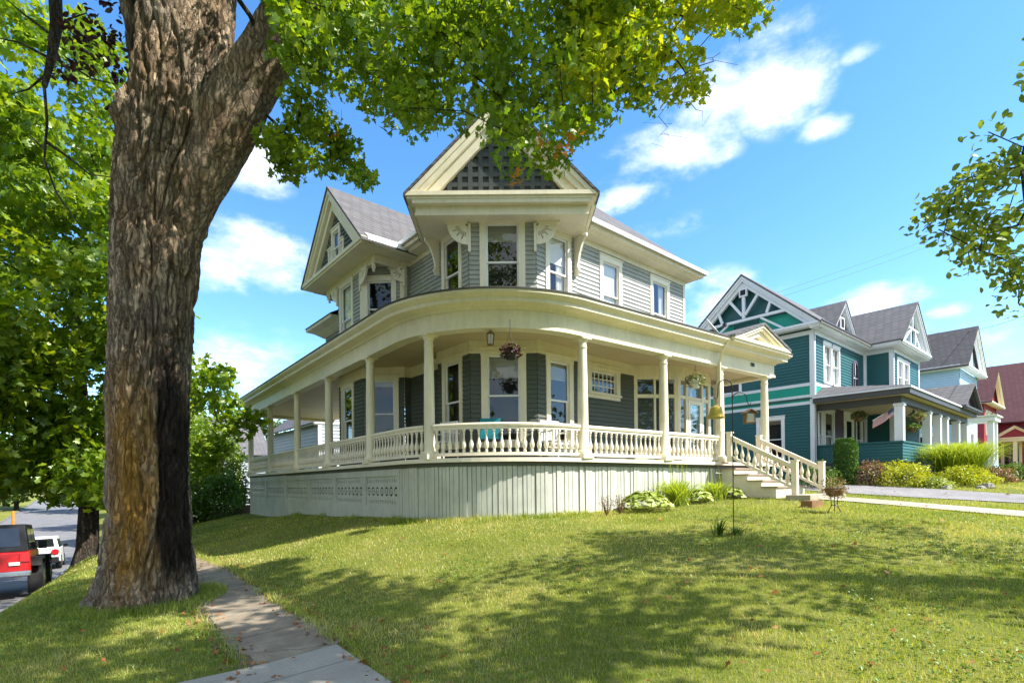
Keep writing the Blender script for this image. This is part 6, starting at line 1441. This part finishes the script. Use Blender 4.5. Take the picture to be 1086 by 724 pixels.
lq = P(969, 441, 20.4); lq.z = 2.72; LP = thing('porch_lantern', 'dark hooded lamp above the hanging baskets of the teal porch', 'lantern', tuple(lq)); m = MB(); m.lathe(lq-Vector((0, 0, .22)), [(.20, 0), (.15, .05), (.04, .14), (.02, .22)], 10); m.build('lamp_shade', 'dark_fascia', LP); m = MB(); m.lathe(lq-Vector((0, 0, .34)), [(.05, 0), (.06, .12)], 8); m.build('lamp_glass', 'lamp_glass', LP)
# ---- the light blue house
B = thing('blue_house', 'light blue house with a dark shingled gable roof beyond the teal house', 'house', (42, 8, gz(42, 8)))
bz = 6.5; FA, FB2 = Frame((39.4, 15), (39.4, 6.5)), Frame((39.4, 6.5), (44.6, 6.5))
bw = [(5.6, 6.5, 3.6, 5.2, dict(rail=4.4, cas=.14)), (6.6, 7.5, .9, 2.6, dict(rail=1.8, cas=.14))]; bf = [(.8, 1.5, 3.7, 5.4, dict(rail=4.5, cas=.12)), (1.9, 2.6, 3.7, 5.4, dict(rail=4.5, cas=.12)), (3.4, 4.1, 3.7, 5.4, dict(rail=4.5, cas=.12)), (.7, 1.6, 1.0, 2.8, dict(rail=1.9, cas=.12)), (3.0, 3.9, .8, 2.8, dict(cas=.12))]
for F, ws in ((FA, bw), (FB2, bf), (Frame((44.6, 6.5), (44.6, 15)), [])):
    wall(B, F, -.4, bz, op(ws), 'blue_siding', .14)
    for a, b, c, d, k in ws: window(B, F, a, b, c, d, mat='white', **k)
m = MB()
for s in (5.1, 6.75): m.fbox(FA, s, s+.32, 3.6, 5.2, .02, .05)
m.build('shutter', 'teal', B)
FBg = Frame((39.1, 6.1), (44.9, 6.1)); gable(B, FBg, 2.9, 2.95, bz, 9.15, None, (0, .16, .3), 9.5, .1, 'shingle_dark', True, True, 'white')
m = MB(); m.prism([FBg(.1, 6.5, -.38), FBg(5.7, 6.5, -.38), FBg(2.9, 9.0, -.38)], (0, .05, 0)); m.build('gable_wall', 'blue_siding', B)
window(B, Frame((39.4, 6.4), (44.6, 6.4)), 2.3, 2.9, 6.9, 7.9, .1, 'white', 7.4, sill=False)
m = MB(); m.sweep([(39.4, 15), (39.4, 6.4)], [(0, bz-.12), (.3, bz-.1), (.36, bz), (.36, bz+.1), (0, bz+.1)]); m.build('eaves', 'white', B)
m = MB(); m.box(39.2, 4.95, 3.25, 41.0, 6.5, 3.5); m.box(39.1, 4.85, 3.5, 41.1, 6.5, 3.56); m.build('porch_roof', 'white', B)
for u_ in (39.5, 40.7): m = MB(); m.box(u_-.13, 5.05, .2, u_+.13, 5.31, 3.25); m.build('porch_column', 'white', B)
m = MB(); m.box(39.4, 5.0, -.4, 40.9, 6.5, .75); m.build('porch_floor', 'blue_siding', B); 
m = MB(); m.box(39.45, 5.1, .75, 39.51, 6.4, 1.45); m.build('parapet', 'blue_siding', B)
# ---- red houses
Rr = thing('red_house', 'dark red house with cream trimmed windows beside the light blue house', 'house', (50, 8, gz(50, 8))); rz_ = 5.2
FA, FB2 = Frame((47.6, 15), (47.6, 6.6)), Frame((47.6, 6.6), (52.6, 6.6))
rf = [(.7, 1.5, 3.2, 4.6, dict(rail=3.9, cas=.12)), (1.9, 2.7, 3.2, 4.6, dict(rail=3.9, cas=.12)), (3.4, 4.2, 3.2, 4.6, dict(rail=3.9, cas=.12)), (.8, 1.6, .9, 2.4, dict(rail=1.6, cas=.12)), (2.6, 3.5, .7, 2.5, dict(cas=.12))]
for F, ws in ((FA, []), (FB2, rf), (Frame((52.6, 6.6), (52.6, 15)), [])):
    wall(Rr, F, -.4, rz_, op(ws), 'red_siding', .14)
    for a, b, c, d, k in ws: window(Rr, F, a, b, c, d, mat='cream', **k)
FRg = Frame((47.3, 6.2), (52.9, 6.2)); gable(Rr, FRg, 2.8, 2.85, rz_, 7.6, None, (0, .16, .28), 9, .1, 'shingle_maroon', True, True, 'cream')
m = MB(); m.prism([FRg(.1, rz_, -.35), FRg(5.5, rz_, -.35), FRg(2.8, 7.45, -.35)], (0, .05, 0)); m.build('gable_wall', 'red_siding', Rr)
R2 = thing('red_house', 'wide red house under a big maroon roof at the end of the row', 'house', (60, 8, gz(60, 8)))
FB3 = Frame((55.0, 15), (55.0, 3.6)); r3 = [(7.2, 8.1, 1.0, 2.6, dict(rail=1.8, cas=.14)), (9.9, 10.8, 1.0, 2.6, dict(rail=1.8, cas=.14)), (8.5, 9.4, .6, 2.7, dict(cas=.14))]
for F, ws in ((FB3, r3), (Frame((55, 3.6), (67, 3.6)), [(2, 3, 1.0, 2.6, dict(rail=1.8, cas=.14)), (7, 8, 1.0, 2.6, dict(rail=1.8, cas=.14))])):
    wall(R2, F, -.4, 4.3, op(ws), 'red_siding', .16)
    for a, b, c, d, k in ws: window(R2, F, a, b, c, d, mat='cream', **k)
m = MB(); slab(m, [(54.5, 3.2, 4.2), (54.5, 15.4, 4.2), (61, 15.4, 9.6), (61, 3.2, 9.6)], .1); m.build('roof', 'shingle_maroon', R2); m = MB(); slab(m, [(67.5, 3.2, 4.2), (67.5, 15.4, 4.2), (61, 15.4, 9.6), (61, 3.2, 9.6)], .1); m.build('roof', 'shingle_maroon', R2)
m = MB(); m.prism([(55, 3.6, 4.2), (67, 3.6, 4.2), (61, 3.6, 9.4)], (0, .05, 0)); m.build('gable_wall', 'red_siding', R2)
FRp = Frame((53.0, 6.9), (53.0, 4.4)); gable(R2, FRp, 1.25, 1.35, 3.0, 3.9, None, (0, .10, .18), 2.2, .06, 'shingle_maroon', True, True, 'cream'); m = MB(); m.prism([FRp(0, 3.0, -.2), FRp(2.5, 3.0, -.2), FRp(1.25, 3.8, -.2)], (.03, 0, 0)); m.build('gable_panel', 'red_siding', R2)
m = MB(); m.box(53.0, 4.4, 2.75, 55.0, 6.9, 2.96); m.build('porch_roof', 'cream', R2)
for v_ in (4.6, 5.65, 6.7): m = MB(); m.box(53.1, v_-.11, -.2, 53.32, v_+.11, 2.76); m.build('porch_column', 'cream', R2)
m = MB(); m.box(52.9, 4.4, -.4, 55, 6.9, .5); m.build('porch_floor', 'pale_concrete', R2)
# ---- planting before the teal house
def spot(px, Y): q = P(px, 500, Y); return (q.x, q.y)
cz = spot(897, 18.6); z = gz(*cz); T = thing('cedar', 'clipped column shaped cedar at the porch corner of the teal house', 'shrub', (*cz, z)); n = 9000
a = rng.uniform(0, 6.283, n); hh = rng.uniform(0, 1.62, n); rr = .38*np.sqrt(rng.uniform(.55, 1, n))*np.clip(1.1-np.abs(hh/1.62-.45)*.35, .3, 1)*np.where(hh > 1.45, .85, 1)
leaves('foliage', np.c_[cz[0]+rr*np.cos(a), cz[1]+rr*np.sin(a), z+hh], .085, 'lance', 'cedar_leaf', T, .9)
m = MB(); m.tube([(*cz, z-.05), (*cz, z+1.2)], [.05, .02], 6); m.build('stem', 'branch_bark', T)
bush('rose_bush', 'loose pink flowered bush next to the cedar column', 'shrub', spot(922, 18.3), .62, .82, 1500, .07, 'oval', 'pink_shrub')
bush('golden_shrub', 'round yellow green shrub in front of the teal parapet', 'shrub', spot(957, 17.9), .95, .80, 2600, .075, 'oval', 'yellow_leaf')
fg = spot(1015, 19.3); blade_plant('fountain_grass', 'big fountain of arching green ornamental grass by the teal porch', 'ornamental grass', fg, 1.75, 1.75, 2200, .018, 'blade_lime', None, 1.15)
bush('golden_shrub', 'round yellow green shrub below the fountain grass', 'shrub', spot(1021, 17.9), .90, .62, 2400, .075, 'oval', 'yellow_leaf')
bush('rose_bush', 'pink flowered bush on the far side of the fountain grass', 'shrub', spot(1050, 19.5), .8, .6, 1500, .08, 'oval', 'pink_shrub')
bush('low_shrub', 'low dark green shrub in the flower bed before the blue house', 'shrub', spot(1082, 21), 1.1, .75, 1800, .09, 'oval', 'bush_leaf')
bush('low_shrub', 'low green shrub between the porch steps and the cedar column', 'shrub', spot(862, 17.6), .8, .8, 1700, .08, 'oval', 'bush_leaf')
bush('low_shrub', 'small green perennial clump at the front of the flower bed', 'shrub', spot(990, 17.3), .55, .34, 900, .08, 'oval', 'hosta_leaf')
for k, (px, Y, s_) in enumerate(((1003, 16.8, .17), (1046, 17.1, .24), (1040, 16.9, .15))):
    c = spot(px, Y); z = gz(*c); m = MB(); m.lathe((c[0], c[1], z-.05), [(s_*.9, 0), (s_*1.05, s_*.3), (s_*.8, s_*.75), (s_*.3, s_*.95)], 7); o = m.build('garden_stone', 'stone', None, False, (*c, z)); tag(o, ('pale garden stone beside the low perennial clump', 'largest pale stone at the bed edge under the golden shrub', 'smallest stone in front of the golden shrub by the fountain grass')[k], 'stone', 'stones edging the flower bed')
# ---- cars and street bits
def wheel(T, x, y, r, w_):
    m = MB(); m.lathe((x-w_/2, y, r), [(r*.62, 0), (r*.93, 0), (r, w_*.18), (r, w_*.82), (r*.93, w_), (r*.62, w_)], 24, 0, (1, 0, 0)); W = m.build('wheel', 'rubber', T, True)
    m = MB(); sx = w_*.5 if x > 0 else -w_*.5-.02; m.lathe((x+sx-.01, y, r), [(r*.62, 0), (r*.58, .02), (r*.2, .03), (r*.12, .04)], 14, 0, (1, 0, 0)); m.build('rim', 'chrome', W)
def car(label, name, loc, rz, suv):
    T = thing(name, label, 'car', (0, 0, 0)); T.location = loc; T.rotation_euler = (rz[1], 0, rz[0]); m = MB()
    if suv:
        L, W, gc = 4.3, .90, .25
        secs = [(0, .62, .62, .86), (.05, .40, .98, .90), (.9, .28, 1.02, .905), (2.9, .28, 1.02, .905), (3.6, .30, .98, .90), (4.2, .36, .86, .86), (4.3, .5, .72, .80)]
        cab = [(.10, 1.00, .84), (.38, 1.56, .72), (2.3, 1.60, .72), (3.15, 1.01, .82)]; body, r, wy = 'car_white', .34, (.85, 3.45)
    else:
        L, W, gc = 4.0, .80, .45
        secs = [(0, .62, 1.15, .78), (.06, .58, 1.2, .80), (2.6, .58, 1.2, .80), (2.65, .58, 1.18, .72), (3.9, .62, 1.14, .66), (4.0, .66, 1.1, .62)]
        cab = [(.02, 1.2, .76), (.10, 1.86, .68), (1.9, 1.88, .68), (2.5, 1.2, .76)]; body, r, wy = 'jeep_red', .44, (.75, 3.2)
    for (y0, a0, b0, w0), (y1, a1, b1, w1) in zip(secs[:-1], secs[1:]):
        m.hexa([(-w0, y0, a0), (w0, y0, a0), (w1, y1, a1), (-w1, y1, a1)], [(-w0*.97, y0, b0), (w0*.97, y0, b0), (w1*.97, y1, b1), (-w1*.97, y1, b1)])
    def rnd(o, w_=.06):
        q = o.modifiers.new('round', 'BEVEL'); q.width = w_; q.segments = 3; q.limit_method = 'ANGLE'; q.angle_limit = math.radians(25); q.harden_normals = False
    rnd(m.build('body', body, T), .07 if suv else .04)
    m = MB()
    for (y0, z0, w0), (y1, z1, w1) in zip(cab[:-1], cab[1:]):
        zb_ = cab[0][1]-.03; wb = cab[0][2]
        m.hexa([(-wb, y0, zb_), (wb, y0, zb_), (wb, y1, zb_), (-wb, y1, zb_)], [(-w0, y0, max(z0, zb_+.01)), (w0, y0, max(z0, zb_+.01)), (w1, y1, max(z1, zb_+.01)), (-w1, y1, max(z1, zb_+.01))])
    rnd(m.build('roof_cabin', body if suv else 'black_plastic', T), .08 if suv else .05)
    (yb, zb0, wb0), (yr, zr, wr), (yf, zf, wf), (yw, zw, ww) = cab
    def glassq(pts, name='window'):
        m = MB(); p = [Vector(q) for q in pts]; nn = (p[1]-p[0]).cross(p[3]-p[0]).normalized()*.012; m.hexa([q-nn for q in p], [q+nn for q in p]); m.build(name, 'car_glass', T)
    lr_ = lambda a, b, t_: a+(b-a)*t_
    glassq([(-wb0*.80, lr_(yb, yr, .16), lr_(zb0, zr, .16)), (wb0*.80, lr_(yb, yr, .16), lr_(zb0, zr, .16)), (wr*.84, lr_(yb, yr, .86), lr_(zb0, zr, .86)), (-wr*.84, lr_(yb, yr, .86), lr_(zb0, zr, .86))], 'rear_window')
    glassq([(-ww*.85, lr_(yw, yf, .1), lr_(zw, zf, .1)), (ww*.85, lr_(yw, yf, .1), lr_(zw, zf, .1)), (wf*.88, lr_(yw, yf, .9), lr_(zw, zf, .9)), (-wf*.88, lr_(yw, yf, .9), lr_(zw, zf, .9))], 'windscreen')
    for sx in (-1, 1):
        for y0, y1 in (((yr-.05, 1.25), (1.35, yf+.1)) if suv else ((.25, .95), (1.05, 1.75))):
            zl, zh = zb0+.06, zr-.10; wx = lambda z: lr_(wb0, wr, (z-zb0)/(zr-zb0))+.004
            glassq([(sx*wx(zl), y0, zl), (sx*wx(zl), y1+.12*suv, zl), (sx*wx(zh), y1, zh), (sx*wx(zh), y0+.1*suv, zh)])
    for sx in (-1, 1):
        for y in wy: wheel(T, sx*(W-.10 if suv else W+.06), y, r, .22 if suv else .30)
        m = MB()
        if suv: m.lathe((sx*.70, .06, .84), [(.05, 0), (.13, .02), (.15, .08), (.13, .10)], 14, 0, (0, -1, 0)); m.box(sx*.78-.05, -.01, .72, sx*.78+.05, .12, .95)
        else: m.box(sx*.69-.09, -.03, .92, sx*.69+.09, .05, 1.12)
        m.build('tail_light', 'tail_red', T)
        m = MB(); m.box(sx*(W+.08)-.09, (2.75 if suv else 2.3), (1.0 if suv else 1.2), sx*(W+.08)+.09, (2.87 if suv else 2.42), (1.16 if suv else 1.42)); m.build('mirror', 'black_plastic', T)
    m = MB()
    if suv: m.box(-.84, -.06, .32, .84, .1, .60); rnd(m.build('bumper', 'black_plastic', T), .04)
    else:
        m.box(-.82, -.16, .56, .82, .02, .70); rnd(m.build('bumper', 'chrome', T), .03)
        for sx in (-1, 1):
            for y in wy: m = MB(); m.prism([(sx*.74, y-.58, .80), (sx*.74, y-.42, 1.02), (sx*.74, y+.42, 1.02), (sx*.74, y+.58, .80), (sx*.74, y+.5, .80), (sx*.74, y+.38, .95), (sx*.74, y-.38, .95), (sx*.74, y-.5, .80)], (sx*.26, 0, 0)); m.build('fender', 'black_plastic', T)
        sp_ = MB(); sp_.lathe((-.22, -.03, .98), [(.26, 0), (.36, 0), (.40, -.06), (.40, -.18), (.36, -.23), (.1, -.20), (.05, -.22)], 22, 0, (0, 1, 0)); sp_.build('spare_wheel', 'rubber', T, True)
    m = MB(); px0 = -.15 if suv else .40; m.box(px0, -.075 if suv else -.03, .68 if suv else .84, px0+.20, -.0, .80 if suv else .92); m.build('number_plate', 'plate', T)
    return T
yaw = -math.atan(.035); pit = lambda v: math.atan((float(road_z(v+3))-float(road_z(v)))/3)
car('red off roader with black hard top and big tyres parked at the kerb', 'off_road_car', (-1.52, 17.9, float(road_z(17.9))+.004), (yaw, pit(17.9)), False)
car('white compact car parked at the kerb ahead of the red off roader', 'parked_car', (-1.18, 33.6, float(road_z(33.6))+.004), (yaw, pit(33.6)), True)
oq = P(14, 556, 48); z = gz(oq.x, oq.y); m = MB(); m.lathe((oq.x, oq.y, z-.2), [(.11, 0), (.11, 2.4), (.09, 2.5), (.0, 2.52)], 10); tag(m.build('marker_post', 'orange_post', None, True, (oq.x, oq.y, z)), 'orange marker post on the grass across the street', 'post')
# utility poles carry the wires past the houses
ups = ((37.0, -3.5), (62, -3.5), (20.5, 30))
for k, (a, b, nm) in enumerate(((P(740, 338, 30), P(1100, 205, 60), 'thin wire passing above the teal roof'), (P(740, 343, 30), P(1100, 214, 60), 'lower of the two wires above the teal roof'), (P(985, 352, 40), P(1120, 322, 22), 'thin wire in front of the sky over the red houses'))):
    m = MB(); pts = [a.lerp(b, i/12)-Vector((0, 0, .5*math.sin(math.pi*i/12))) for i in range(13)]; m.tube(pts, .012, 4); tag(m.build('utility_wire', 'wire', None), nm, 'wire')
